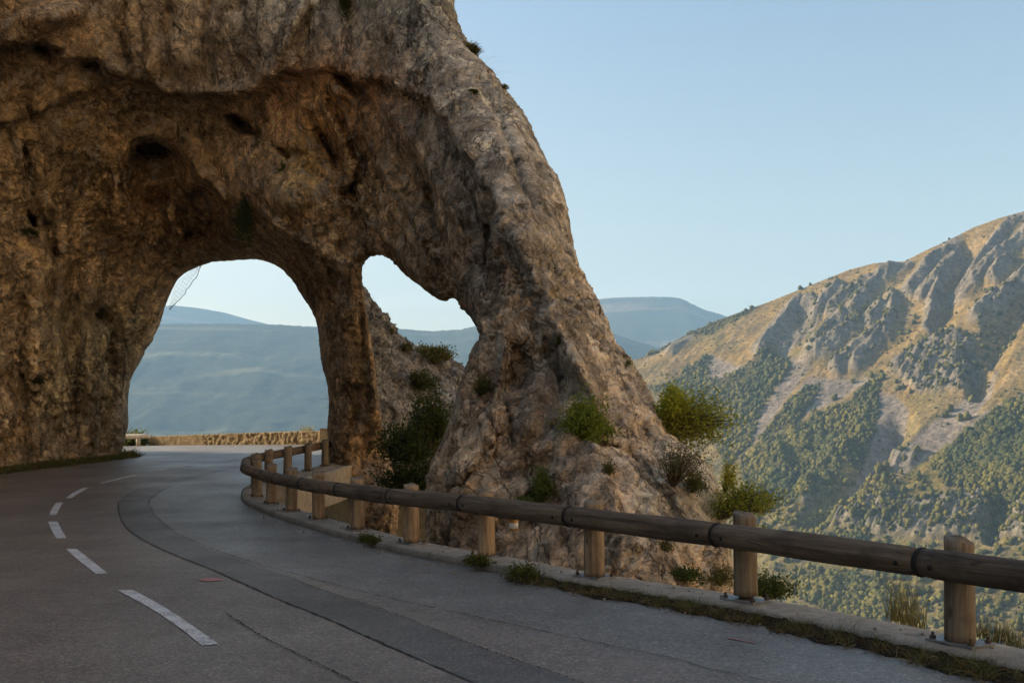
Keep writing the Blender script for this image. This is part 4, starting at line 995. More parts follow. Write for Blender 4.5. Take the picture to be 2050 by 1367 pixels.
for mk, cc in ((M_scr * (1 - 0.3 * smoothstep(0, 0.4, grass_n)), cs), (Zrock * 0.85, cr_), (M_for * 0.8, cf)):
    colm = colm * (1 - mk[..., None]) + cc * mk[..., None]
nr, nc = Zm.shape
ids = np.arange(nr * nc).reshape(nr, nc)
q = np.stack([ids[:-1, :-1], ids[1:, :-1], ids[1:, 1:], ids[:-1, 1:]], -1).reshape(-1, 4)
t = NT('mountain_ground')
a = t.attr('tint')
n1 = t.noise(0.03, 6, 0.65); n2 = t.noise(0.16, 5, 0.7); vs_ = t.voro(0.12)
c = t.mix(1.0, a, t.ramp(n1, [(0.3, 0.62), (0.7, 1.36)]), 'MULTIPLY'); c = t.mix(1.0, c, t.ramp(n2, [(0.32, 0.5), (0.68, 1.45)]), 'MULTIPLY')
M_MT = t.done(c, 0.95, t.bump(n2, 5.0, 0.8), 0.05)
mount = mesh_obj('mountain', np.stack([Xm, Ym, Zm], -1).reshape(-1, 3), q, M_MT, colors=colm.reshape(-1, 3)); tag(mount, kind='structure')

# ---- trees on the mountain
def mt_point(u, v):
    """ground point of the mountain at a base-plane pixel"""
    i = np.clip(np.interp(u, us, np.arange(len(us))), 0, len(us) - 1.001); s = (u - CU) / F
    w_ = -(v - HZ) / F; wri = np.interp(u, us, wr)
    j = np.clip((w_ - wlo) / (wri - wlo), 0, 1) * (len(ta) - 1)
    i0 = int(i); j0 = int(min(j, len(ta) - 1.001)); fi, fj = i - i0, j - j0
    G = lambda A: (A[i0, j0] * (1 - fi) + A[i0 + 1, j0] * fi) * (1 - fj) + (A[i0, j0 + 1] * (1 - fi) + A[i0 + 1, j0 + 1] * fi) * fj
    return np.array([G(Xm), G(Ym), G(Zm)])

def ico(sub=1):
    import bmesh
    bm = bmesh.new(); bmesh.ops.create_icosphere(bm, subdivisions=sub, radius=1.0)
    v = np.array([x.co[:] for x in bm.verts]); f = np.array([[y.index for y in x.verts] for x in bm.faces]); bm.free()
    return v, f
IV, IF = ico(2)
def crowns(items):
    """items: (x, y, z, radius, height, colour)"""
    Vs, Fs, Cs = [], [], []
    nI = len(IV)
    for k, (x, y, z, r, h_, c_) in enumerate(items):
        w_ = IV.copy()
        rr = 1 + 0.30 * np.sin(w_[:, 0] * 5 + k) * np.sin(w_[:, 1] * 6 + 2 * k) + RNG.normal(0, 0.19, nI)
        w_ = w_ * rr[:, None]
        taper = 1.0 - 0.35 * (w_[:, 2] + 1) / 2 * RNG.random()
        V_ = np.stack([x + w_[:, 0] * r * taper, y + w_[:, 1] * r * taper, z + h_ * (0.45 + 0.52 * w_[:, 2])], 1)
        Vs.append(V_); Fs.append(IF + k * nI); Cs.append(np.tile(c_, (nI, 1)) * RNG.uniform(0.75, 1.25, (nI, 1)))
    return np.concatenate(Vs), np.concatenate(Fs), np.concatenate(Cs)
t = NT('far_foliage'); a = t.attr('tint')
b_ = t.n('ShaderNodeBsdfPrincipled', i={'Base Color': t.mix(1.0, a, t.ramp(t.noise(0.6, 4, 0.7), [(0.3, 0.6), (0.7, 1.5)]), 'MULTIPLY'), 'Roughness': 0.9, 'Specular IOR Level': 0.1})
t.t.links.new(b_.outputs[0], t.out.inputs['Surface']); M_FAR = t.m
def sample(polys, spacing, keep=1.0):
    out = []
    for p in polys:
        p = np.array(p); x0, y0 = p.min(0); x1, y1 = p.max(0)
        m_ = int((x1 - x0) * (y1 - y0) / spacing ** 2)
        x = RNG.uniform(x0, x1, m_); y = RNG.uniform(y0, y1, m_)
        ok = inside(x, y, p) & (RNG.random(m_) < keep) & (x < 2120) & (y < 1330) & (x > 1255)
        out += list(zip(x[ok], y[ok]))
    return out
def treecol(u=None, v=None):
    r = RNG.random() if u is None else np.clip(0.45 + 0.8 * float(perlin(np.array([[u / 60, v / 60, 9.5]]))[0]) + RNG.normal(0, 0.16), 0, 1)
    base = np.array([0.048, 0.056, 0.020]) * (1 - r) + np.array([0.135, 0.115, 0.028]) * r
    return base * RNG.uniform(0.8, 1.2)
items = []
for (u, v) in sample(forests, 4.1) + sample([zoom8([(500, 300), (1300, 240), (1300, 640), (500, 640)])], 9):
    if v < np.interp(u, RIDGE[:, 0], RIDGE[:, 1]) + 1: continue
    cl = 0.5 + 0.9 * float(perlin(np.array([[u / 34, v / 34, 1.5]]))[0]) + 0.4 * float(perlin(np.array([[u / 11, v / 11, 5.5]]))[0])
    if cl < 0.12 and RNG.random() < 0.7: continue
    p = mt_point(u, v); h_ = (1.8 + (3.0 + 4.5 * max(0, cl)) * RNG.random() ** 1.3) * (0.75 if v < 700 else 1)
    items.append((p[0], p[1], p[2] - 0.5, h_ * RNG.uniform(0.36, 0.66), h_, treecol(u, v)))
print('forest trees', len(items))
Vt, Ft, Ct = crowns(items)
wood_o = mesh_obj('distant_wood', Vt, Ft, M_FAR, colors=Ct); tag(wood_o, 'dark green mixed wood covering the mountain slopes between the grey screes', 'wood', kind='stuff')
items = []
for (u, v) in sample(scrub, 13) + sample(crags, 15) :
    p = mt_point(u, v); h_ = RNG.uniform(2.0, 6.5)
    items.append((p[0], p[1], p[2] - 0.4, h_ * RNG.uniform(0.4, 0.65), h_, treecol()))
for _ in range(700):
    u = RNG.uniform(1280, 2100); v = np.interp(u, RIDGE[:, 0], RIDGE[:, 1]) + 2 + RNG.random() ** 1.2 * 380
    if v > 1000: continue
    p = mt_point(u, v); h_ = RNG.uniform(0.8, 2.8)
    items.append((p[0], p[1], p[2] - 0.3, h_ * RNG.uniform(0.5, 0.8), h_, treecol()))
Vt, Ft, Ct = crowns(items)
scr = mesh_obj('mountain_scrub', Vt, Ft, M_FAR, colors=Ct); tag(scr, 'low scrub dotted over the dry grass and crags of the mountain', 'scrub', kind='stuff')
# single trees one can tell apart on the open slope
def lone(u, v, h_, k):
    p = mt_point(u, v)
    return p
protos = []
for k in range(4):
    its = [(0, 0, 0, 0.42, 1.0, treecol()), (0.22, 0.1, 0.05, 0.28, 0.75, treecol()), (-0.2, -0.12, 0.02, 0.3, 0.8, treecol())]
    protos.append(crowns(its))
lone_spots = [(1602, 580, 8), (1622, 569, 5), (1660, 560, 4), (1900, 480, 4)] + [(u, v, RNG.uniform(6, 9)) for u, v in sample([zoom5([(900, 900), (1340, 880), (1100, 1040), (900, 1150)]), zoom5([(1430, 1180), (1850, 980), (1900, 1050), (1500, 1300)]), zoom8([(700, 620), (1500, 650), (1500, 1000), (800, 1000)]), zoom8([(1050, 420), (1500, 250), (1560, 360), (1200, 420)])], 36)]
first = {}
for k, (u, v, h_) in enumerate(lone_spots):
    pi = k % 4; p = mt_point(u, v)
    if pi not in first:
        Vt, Ft, Ct = protos[pi]
        o = mesh_obj('mountain_tree', Vt, Ft, M_FAR, colors=Ct); first[pi] = o
    else:
        o = first[pi].copy(); COL.objects.link(o)
    o.location = p - np.array([0, 0, 0.3]); o.scale = (h_, h_, h_); o.rotation_euler = (0, 0, RNG.uniform(0, 6.28))
    tag(o, 'small dark tree standing alone on the open mountain slope', 'tree', 'lone trees scattered on the mountain slope')

# ------------------------------------------------------------------ unseen pale slope right of and behind the camera, added for warm fill light
def fill_slope():
    an = np.radians(np.linspace(-52, -205, 150))          # from the right of the view round to behind, seen from above
    hgt = np.linspace(0, 1, 60)
    A_, H_ = np.meshgrid(an, hgt, indexing='ij')
    top = 1120 + 110 * np.sin(A_ * 5.0) 
    R_ = 520 + 750 * H_ + 90 * np.sin(A_ * 9)
    X = -np.sin(A_) * R_; Y = np.cos(A_) * R_; Z = -240 + (top + 240) * H_
    p = np.stack([X.ravel(), Y.ravel(), Z.ravel()], 1)
    n_ = fbm(p / 260, 5, ridged=True).reshape(X.shape); Z = Z + 40 * n_
    k = smoothstep(-0.2, 0.4, fbm(p / 150, 4)).reshape(X.shape)[..., None]
    c_ = np.array([0.58, 0.475, 0.35]) * k + np.array([0.48, 0.38, 0.265]) * (1 - k)
    a_, b_ = X.shape; ids = np.arange(a_ * b_).reshape(a_, b_)
    q = np.stack([ids[:-1, :-1], ids[:-1, 1:], ids[1:, 1:], ids[1:, :-1]], -1).reshape(-1, 4)
    o = mesh_obj('fill_slope', np.stack([X, Y, Z], -1).reshape(-1, 3), q, M_MT, colors=c_.reshape(-1, 3)); tag(o, kind='structure')
fill_slope()

# ------------------------------------------------------------------ far ridges
def far_ridge(name, prof, Y0, depth, foot, lit, amp, seed, step=6, slope=1.0, bands=None):
    prof = np.array(prof, float)
    us = np.arange(prof[0, 0], prof[-1, 0] + 1, step); s = (us - CU) / F
    zt = EYE - (np.interp(us, prof[:, 0], prof[:, 1]) - HZ) / F * Y0
    nf, nb = 90, 16
    tt = np.linspace(0, 1, nf)
    Yy, Zz = [], []
    for i in range(len(us)):
        yf = Y0 - depth * (1 - tt); zf = foot + (zt[i] - foot) * tt ** slope
        yb = Y0 + np.linspace(0.02, 1, nb) * depth; zb = zt[i] - np.linspace(0.02, 1, nb) ** 1.5 * (zt[i] - foot)
        Yy.append(np.concatenate([yf, yb])); Zz.append(np.concatenate([zf, zb]))
    Yy = np.array(Yy); Zz = np.array(Zz); Xx = s[:, None] * np.full(Yy.shape, Y0) 
    p = np.stack([Xx.ravel(), Yy.ravel(), np.full(Xx.size, seed * 300.0)], 1)
    env = np.concatenate([np.sin(np.pi * tt) ** 0.6, np.zeros(nb)])[None, :]
    Zz = Zz + env * amp * 0.5 * (fbm(p / 380, 6, gain=0.6)).reshape(Zz.shape) 
    Zz[:, nf - 1] += amp * 0.06 * fbm(np.stack([us / 9, us * 0, us * 0 + seed], 1), 4)
    nz_ = fbm(p / np.array([1400, 160, 1.0]), 5).reshape(Zz.shape)
    k = smoothstep(0.12, 0.36, nz_)[..., None]
    c_ = np.array([0.050, 0.060, 0.032]) * (1 - k) + np.array(lit) * k
    n_, m_ = Zz.shape; ids = np.arange(n_ * m_).reshape(n_, m_)
    q = np.stack([ids[:-1, :-1], ids[1:, :-1], ids[1:, 1:], ids[:-1, 1:]], -1).reshape(-1, 4)
    o = mesh_obj(name, np.stack([Xx, Yy, Zz], -1).reshape(-1, 3), q, M_MT, colors=c_.reshape(-1, 3)); tag(o, kind='structure')
    return o
far_ridge('far_hills', [(-300, 650), (0, 640), (250, 622), (345, 611), (400, 617), (450, 626), (500, 640), (545, 651), (600, 670), (800, 690), (1000, 700)], 7600, 1900, 150, (0.17, 0.14, 0.09), 60, 2, 5)
far_ridge('far_plateau', [(-300, 640), (200, 645), (330, 648), (450, 648), (560, 650), (640, 655), (720, 655), (800, 658), (860, 663), (920, 660), (955, 652), (1010, 650), (1100, 640), (1200, 660), (1330, 700), (1500, 760), (1700, 800)], 4600, 2300, -320, (0.17, 0.155, 0.08), 120, 5, 5)
far_ridge('mesa', [(1000, 640), (1100, 610), (1180, 603), (1210, 597), (1250, 595), (1300, 594), (1340, 594.5), (1362, 597), (1375, 603), (1395, 613), (1415, 622), (1440, 628), (1470, 640), (1560, 680), (1800, 720)], 6400, 1500, 100, (0.24, 0.17, 0.10), 90, 8, 4)
# valley floor sheet far below, out to the horizon
t = NT('valley_ground'); n1 = t.noise(0.004, 6, 0.6)
M_VAL = t.done(t.ramp(n1, [(0.3, (0.05, 0.06, 0.03)), (0.7, (0.12, 0.11, 0.06))]), 0.95, None, 0.05)
GXX, GYY = np.meshgrid(np.linspace(-6800, 6800, 40), np.linspace(-2600, 9700, 40), indexing='ij')
ids = np.arange(1600).reshape(40, 40); q = np.stack([ids[:-1, :-1], ids[1:, :-1], ids[1:, 1:], ids[:-1, 1:]], -1).reshape(-1, 4)
val = mesh_obj('valley_floor', np.stack([GXX, GYY, np.full(GXX.shape, -420.0)], -1).reshape(-1, 3), q, M_VAL); tag(val, kind='structure')

# ------------------------------------------------------------------ haze
hb = MB(); hb.box((0, 3550, 464), 13800, 12500, 1772); hz = hb.build('haze', None, None, smooth=False)
hm = bpy.data.materials.new('haze'); hm.use_nodes = True; ht = hm.node_tree; ht.nodes.clear()
ho = ht.nodes.new('ShaderNodeOutputMaterial'); hv = ht.nodes.new('ShaderNodeVolumePrincipled')
hv.inputs['Color'].default_value = (0.40, 0.67, 1.0, 1); hv.inputs['Density'].default_value = 0.00012; hv.inputs['Anisotropy'].default_value = 0.0
ht.links.new(hv.outputs[0], ho.inputs['Volume']); hz.data.materials.append(hm)
tag(hz, kind='stuff')

# ------------------------------------------------------------------ plants
def leafmat(name, trans=0.45):
    t = NT(name); a = t.attr('tint')
    c = t.mix(1.0, a, t.ramp(t.noise(6, 3, 0.6), [(0.3, 0.75), (0.7, 1.25)]), 'MULTIPLY')
    d = t.n('ShaderNodeBsdfPrincipled', i={'Base Color': c, 'Roughness': 0.65, 'Specular IOR Level': 0.25})
    tr = t.n('ShaderNodeBsdfTranslucent', i={'Color': t.mix(1.0, c, (1.25, 1.3, 0.6), 'MULTIPLY')})
    ms = t.n('ShaderNodeMixShader', i={0: trans, 1: d.outputs[0], 2: tr.outputs[0]})
    t.t.links.new(ms.outputs[0], t.out.inputs['Surface']); return t.m
M_LEAF = leafmat('leaf'); M_TWIG = mat_simple('twig_bark', (0.09, 0.068, 0.048), 0.9, 0.2, 0, 20, 0.4, 0.004)
M_DRY = leafmat('dry_stalk', 0.25)

def unit(v): return v / (np.linalg.norm(v) + 1e-9)
def bush(name, base, ext, n_tip, n_leaf, leaf, col, label, cat='bush', lean=(0, 0, 0.4), r0=0.012, group=None, col2=None, spread=0.23, droop=0.0):
    """base: root point; ext: half sizes of the crown; branches grow from the root to tips through the crown"""
    base = np.asarray(base, float); ext = np.asarray(ext, float)
    root = empty(name, tuple(base)); tag(root, label, cat, group)
    br = MB(); Vl, Cl = [], []
    col = np.array(col) * 1.45; col2 = np.array(col2) * 1.45 if col2 is not None else col * 0.6
    cc = base + np.array(lean)
    for k in range(n_tip):
        d = unit(RNG.normal(size=3)); d[2] = abs(d[2]) * 1.15 - 0.35 if droop == 0 else d[2]
        tip = cc + d * ext * RNG.uniform(0.35, 1.25)
        mid = base + (tip - base) * 0.5 + RNG.normal(0, 0.08, 3) * ext + np.array([0, 0, 0.08 * ext[2]])
        pts = spline(np.array([base + RNG.normal(0, 0.015, 3), mid, tip]), 6)
        br.tube(pts, np.linspace(r0, r0 * 0.22, 6), 4, False)
        # side twigs with leaves along the outer two thirds
        nl = int(1.5 * n_leaf * RNG.uniform(0.4, 1.6)); shade = RNG.random()
        tt = RNG.uniform(0.45, 1.08, nl)
        c0 = base + (tip - base) * np.minimum(tt, 1)[:, None]
        ii = np.clip(tt * 5, 0, 5); lo_ = np.floor(ii).astype(int).clip(0, 4); fr = (ii - lo_)[:, None]
        c0 = pts[lo_] * (1 - fr) + pts[lo_ + 1] * fr + RNG.normal(0, 1, (nl, 3)) * ext * spread
        dr = RNG.normal(size=(nl, 3)) + unit(tip - base) * 0.25; dr /= np.linalg.norm(dr, axis=1)[:, None]
        sd = np.cross(dr, RNG.normal(size=(nl, 3))); sd /= np.linalg.norm(sd, axis=1)[:, None]
        L = leaf * 0.8 * RNG.uniform(0.5, 1.35, (nl, 1)); Wd = L * 0.62
        q4 = np.stack([c0, c0 + dr * L * 0.5 + sd * Wd * 0.5, c0 + dr * L, c0 + dr * L * 0.5 - sd * Wd * 0.5], 1)
        Vl.append(q4.reshape(-1, 3))
        mixk = np.clip(0.5 * shade + 0.5 * RNG.random((nl, 1)), 0, 1)
        Cl.append(np.repeat(col * mixk + col2 * (1 - mixk), 4, 0))
    br.build('branch', M_TWIG, root)
    Vl = np.concatenate(Vl); Cl = np.concatenate(Cl)
    mesh_obj('foliage', Vl, np.arange(len(Vl)).reshape(-1, 4), M_LEAF, root, smooth=False, colors=Cl)
    return root

def blades(base_pts, n_per, h_, w_, col, col2, lean=0.35, up=np.array([0, 0, 1.0]), spread=0.05, droop=0.25):
    Vb, Fb, Cb = [], [], []
    col = np.array(col); col2 = np.array(col2)
    nseg = 3
    for p in base_pts:
        for _ in range(n_per):
            b0 = np.asarray(p) + RNG.normal(0, spread, 3) * np.array([1, 1, 0.15])
            d = unit(up + RNG.normal(0, lean, 3)); hh = h_ * RNG.uniform(0.45, 1.25)
            sd = unit(np.cross(d, RNG.normal(size=3))) * w_ * RNG.uniform(0.6, 1.4)
            out = unit(np.array([d[0], d[1], 0]) + 1e-4)
            c = col + (col2 - col) * RNG.random(); o = len(Vb)
            for s_ in range(nseg + 1):
                f_ = s_ / nseg
                c0 = b0 + d * hh * f_ + (out * 0.6 - np.array([0, 0, 1.0])) * hh * droop * f_ * f_
                ww = sd * (1 - f_) * 0.5 + sd * 0.04
                Vb += [c0 - ww, c0 + ww]; Cb += [c, c]
            for s_ in range(nseg): Fb.append((o + 2 * s_, o + 2 * s_ + 1, o + 2 * s_ + 3, o + 2 * s_ + 2))
    return np.array(Vb), np.array(Fb), np.array(Cb)
def tuft(name, pts, n_per, h_, w_, col, col2, label, cat, lean=0.35, up=(0, 0, 1.0), spread=0.05, droop=0.25, group=None):
    pts = [np.asarray(p, float) for p in pts]
    r = empty(name, tuple(pts[0])); tag(r, label, cat, group)
    V_, F_, C_ = blades(pts, n_per, h_, w_, col, col2, lean, np.array(up), spread, droop)
    mesh_obj('blades', V_, F_, M_DRY, r, smooth=False, colors=C_)
    return r

YG = (0.24, 0.23, 0.028); GR = (0.085, 0.105, 0.022); DG = (0.045, 0.060, 0.016); OL = (0.11, 0.10, 0.035); DRY = (0.24, 0.18, 0.085)
def on_rock(u, v, inset=0.05):
    p = surf(u, v); p = p + 0.35 * inset * (p - np.array([0, 0, EYE])) / np.linalg.norm(p - np.array([0, 0, EYE])); return p
def px(Y): return Y / F       # metres per photo pixel
# bush on the face of the right limb
b0 = on_rock(1165, 880, 0.25); bush('rock_bush', b0, (0.32, 0.30, 0.42), 52, 85, 0.045, (0.17, 0.185, 0.022), 'bright green bush growing on the lower face of the right limb', lean=(0.02, -0.28, 0.20), col2=(0.06, 0.085, 0.016))
b0 = on_rock(1195, 868, 0.2); bush('rock_bush', b0, (0.22, 0.2, 0.16), 20, 60, 0.04, (0.12, 0.14, 0.02), 'small green bush just right of the larger bush on the limb', lean=(0.05, -0.2, 0.06), col2=(0.05, 0.075, 0.015))
b0 = P(1330, 870, 15.6); bush('outcrop_shrub', b0, (0.62, 0.5, 0.58), 85, 80, 0.055, YG, 'yellow green shrub spreading out behind the right edge of the limb', lean=(0.40, 0, 0.12), col2=(0.085, 0.10, 0.02), r0=0.02)  # sun glow of the limb-edge shrubs put into brighter leaf colours
b0 = P(1340, 830, 15.2); bush('outcrop_shrub', b0, (0.24, 0.24, 0.28), 30, 80, 0.05, (0.28, 0.28, 0.028), 'brightest yellow green sprig at the top of the limb edge shrubs', lean=(0.06, 0, 0.18), col2=(0.12, 0.14, 0.02), r0=0.012)
b0 = on_rock(1345, 975, 0.1); bush('broom_bush', b0, (0.36, 0.3, 0.36), 90, 14, 0.035, OL, 'dark twiggy broom bush on the rock below the yellow green shrub', lean=(0.10, -0.2, 0.36), col2=(0.06, 0.05, 0.025), r0=0.006)
b0 = on_rock(1385, 985, 0.1); bush('broom_bush', b0, (0.16, 0.2, 0.2), 30, 30, 0.035, (0.09, 0.085, 0.03), 'small olive broom at the right edge of the rock foot', lean=(0.02, -0.1, 0.12), col2=(0.05, 0.05, 0.02), r0=0.005)
b0 = P(1440, 1035, 13.2); bush('outcrop_shrub', b0, (0.42, 0.35, 0.30), 56, 60, 0.045, (0.25, 0.24, 0.028), 'leafy shrub reaching right over the gorge beside the guardrail post', lean=(0.40, 0, 0.18), col2=(0.06, 0.08, 0.018), r0=0.016)
b0 = P(1450, 985, 13.4); bush('outcrop_shrub', b0, (0.13, 0.12, 0.27), 16, 45, 0.04, (0.30, 0.27, 0.025), 'thin upright yellow sprig above the shrub reaching over the gorge', lean=(0.10, 0, 0.22), col2=(0.14, 0.15, 0.02), r0=0.008)
b0 = P(1520, 1080, 12.5); bush('outcrop_shrub', b0, (0.16, 0.2, 0.14), 14, 50, 0.04, (0.20, 0.19, 0.022), 'small yellow tuft of leaves behind the rail near the second post', lean=(0.0, 0, 0.05), col2=(0.1, 0.11, 0.02), r0=0.008)
b0 = P(1535, 1200, 9.8); bush('verge_bush', b0, (0.22, 0.25, 0.16), 40, 45, 0.035, (0.085, 0.095, 0.022), 'olive bush below the rail right of the second post', lean=(0.06, 0, 0.14), col2=(0.04, 0.05, 0.015), r0=0.008)
b0 = P(815, 930, 24.5); bush('ravine_bush', b0, (0.7, 0.6, 0.65), 64, 50, 0.10, (0.062, 0.078, 0.02), 'large dark green bush low in the ravine beside the pillar', lean=(0.05, -0.2, 0.55), col2=(0.02, 0.028, 0.009), r0=0.03)  # shade of the ravine put into the darkened leaves of its bushes
b0 = P(870, 905, 23.0); bush('ravine_bush', b0, (0.42, 0.5, 0.85), 50, 48, 0.10, (0.07, 0.085, 0.022), 'tall dark green bush leaning against the left edge of the limb', lean=(-0.05, -0.2, 0.75), col2=(0.022, 0.03, 0.01), r0=0.025)
b0 = P(840, 985, 24.0); bush('ravine_bush', b0, (0.85, 0.7, 0.55), 64, 56, 0.10, (0.045, 0.056, 0.016), 'lowest and darkest bush in the ravine between pillar and limb', lean=(0.0, -0.2, 0.25), col2=(0.016, 0.02, 0.008), r0=0.02)
b0 = on_rock(1085, 995, 0.1); bush('rock_bush', b0, (0.14, 0.15, 0.22), 26, 60, 0.035, (0.10, 0.12, 0.022), 'narrow green bush above the rail on the rock foot', lean=(0.0, -0.14, 0.17), col2=(0.05, 0.065, 0.016), r0=0.008)
b0 = on_rock(1070, 1000, 0.1); bush('rock_bush', b0, (0.26, 0.15, 0.06), 20, 40, 0.035, (0.09, 0.11, 0.022), 'low mat of leaves just above the rail on the rock foot', lean=(0.0, -0.12, 0.02), col2=(0.05, 0.06, 0.016), r0=0.006)
b0 = on_rock(965, 790, 0.1); bush('rock_bush', b0, (0.14, 0.14, 0.16), 22, 60, 0.035, (0.08, 0.075, 0.02), 'small dark olive bush at the left edge of the limb', lean=(0.0, -0.1, 0.12), col2=(0.045, 0.045, 0.015), r0=0.006)
b0 = on_rock(1122, 690, 0.1); bush('rock_bush', b0, (0.09, 0.1, 0.07), 12, 30, 0.03, (0.07, 0.075, 0.02), 'tiny green tuft halfway up the right limb', lean=(0.0, -0.08, 0.04), r0=0.004)
b0 = surf(866, 722); bush('spur_bush', b0, (0.62, 0.6, 0.34), 50, 70, 0.10, (0.13, 0.12, 0.04), 'rounded bush on top of the rock spur in the heart opening', lean=(0.0, -0.2, 0.16), col2=(0.06, 0.06, 0.025), r0=0.014)
b0 = surf(842, 775); bush('spur_bush', b0, (0.5, 0.5, 0.4), 36, 60, 0.09, (0.065, 0.065, 0.025), 'dark scrub on the flank of the rock spur', lean=(0.0, -0.2, 0.1), col2=(0.035, 0.038, 0.015), r0=0.012)
b0 = surf(812, 702); bush('spur_bush', b0, (0.2, 0.4, 0.2), 20, 50, 0.07, (0.085, 0.08, 0.03), 'little bush on the spur ridge above the dark scrub', lean=(0.0, -0.1, 0.05), col2=(0.04, 0.04, 0.018), r0=0.008)
b0 = surf(782, 668); bush('spur_bush', b0, (0.14, 0.3, 0.16), 14, 40, 0.06, (0.08, 0.08, 0.03), 'highest small bush on the spur ridge', lean=(0.0, -0.1, 0.05), col2=(0.04, 0.04, 0.018), r0=0.008)
b0 = surf(915, 775); bush('twiggy_sprig', b0, (0.20, 0.2, 0.32), 8, 12, 0.055, (0.10, 0.12, 0.03), 'thin leafy sprig with bare twigs rising in front of the spur', 'sprig', lean=(0.06, 0, 0.26), r0=0.008)
b0 = surf(742, 626); bush('twiggy_sprig', b0, (0.14, 0.1, 0.26), 7, 10, 0.045, (0.06, 0.06, 0.03), 'dark sprig against the sky on the left side of the heart opening', 'sprig', lean=(0.08, 0, 0.22), r0=0.008)
b0 = surf(1200, 632); bush('twiggy_sprig', b0, (0.04, 0.05, 0.11), 7, 9, 0.025, (0.07, 0.065, 0.03), 'thin sprig on the outer edge of the limb beside the mesa', 'sprig', lean=(0.02, 0, 0.09), r0=0.004)
b0 = surf(1254, 732); bush('twiggy_sprig', b0, (0.07, 0.06, 0.08), 9, 14, 0.03, (0.10, 0.12, 0.03), 'small leafy sprig on the lower outer edge of the limb', 'sprig', lean=(0.04, 0, 0.05), r0=0.004)
b0 = on_rock(692, -6, 0.1); bush('hanging_plant', b0, (0.16, 0.2, 0.42), 40, 50, 0.05, (0.055, 0.065, 0.018), 'green plant hanging from the rock at the top of the picture', 'plant', lean=(0.03, -0.2, -0.18), r0=0.005, col2=(0.03, 0.035, 0.012), droop=1)
b0 = on_rock(492, 405, 0.1); bush('hanging_plant', b0, (0.26, 0.25, 0.75), 50, 50, 0.06, (0.065, 0.08, 0.022), 'green creeper hanging above the road arch', 'plant', lean=(0.0, -0.2, -0.6), r0=0.005, col2=(0.03, 0.04, 0.014), droop=1)
b0 = on_rock(566, 335, 0.1); bush('hanging_plant', b0, (0.14, 0.15, 0.2), 14, 22, 0.05, (0.07, 0.09, 0.024), 'tiny green plant beside the orange hollow above the arch', 'plant', lean=(0.0, -0.1, -0.1), r0=0.004, droop=1)
b0 = on_rock(942, 104, 0.1); bush('rock_bush', b0, (0.2, 0.25, 0.12), 36, 60, 0.035, (0.10, 0.09, 0.03), 'olive cushion plant high on the outer edge of the limb', lean=(0.03, -0.05, 0.03), col2=(0.05, 0.05, 0.02), r0=0.004)
b0 = on_rock(948, 186, 0.05); bush('rock_bush', b0, (0.12, 0.1, 0.06), 16, 40, 0.03, (0.06, 0.06, 0.02), 'dark moss cushion below the olive cushion plant', lean=(0.0, -0.05, 0.0), r0=0.004)
b0 = on_rock(1010, 178, 0.05); bush('rock_bush', b0, (0.10, 0.1, 0.06), 14, 30, 0.03, (0.12, 0.11, 0.03), 'small yellowish tuft on the skyline right of the dark moss', lean=(0.0, -0.05, 0.02), r0=0.004)
b0 = on_rock(198, 632, 0.1); bush('rock_bush', b0, (0.34, 0.3, 0.3), 40, 50, 0.05, (0.055, 0.05, 0.022), 'dark dry plant in a hollow of the left wall', lean=(0.0, -0.15, 0.0), col2=(0.03, 0.027, 0.014), r0=0.006)
b0 = on_rock(78, 764, 0.1); bush('rock_bush', b0, (0.16, 0.2, 0.15), 22, 40, 0.05, (0.05, 0.05, 0.022), 'small dark plant low on the left wall', lean=(0.0, -0.1, 0.0), r0=0.006)
b0 = on_rock(62, 468, 0.1); bush('rock_bush', b0, (0.2, 0.2, 0.15), 20, 40, 0.05, (0.06, 0.07, 0.022), 'green tuft under the dark slit of the left wall', lean=(0.0, -0.1, 0.0), r0=0.006)
b0 = on_rock(1218, 945, 0.05); bush('rock_bush', b0, (0.09, 0.1, 0.09), 14, 36, 0.03, (0.09, 0.085, 0.03), 'little olive tuft on the pale slab of the foot', lean=(0.0, -0.06, 0.03), r0=0.004)
b0 = on_rock(1368, 1160, 0.1); bush('rock_bush', b0, (0.2, 0.2, 0.12), 30, 50, 0.035, (0.06, 0.075, 0.018), 'dark green weed at the foot of the pale slab by the kerb', lean=(0.0, -0.1, 0.06), r0=0.005)
b0 = on_rock(1440, 1170, 0.1); bush('rock_bush', b0, (0.2, 0.2, 0.18), 40, 24, 0.035, OL, 'brownish weed left of the second guardrail post', lean=(0.0, -0.1, 0.1), r0=0.005)
b0 = on_rock(1330, 1098, 0.1); bush('rock_bush', b0, (0.12, 0.15, 0.1), 20, 30, 0.03, (0.10, 0.09, 0.035), 'dry tuft in a crack of the pale slab below the rail', lean=(0.0, -0.08, 0.04), r0=0.004)
b0 = P(262, 890, 47); bush('roadside_bush', b0, (0.8, 0.6, 0.55), 40, 60, 0.12, (0.08, 0.095, 0.03), 'bush behind the short guardrail at the left end of the wall', lean=(0.1, 0.3, 0.1), col2=(0.045, 0.055, 0.02), r0=0.015)
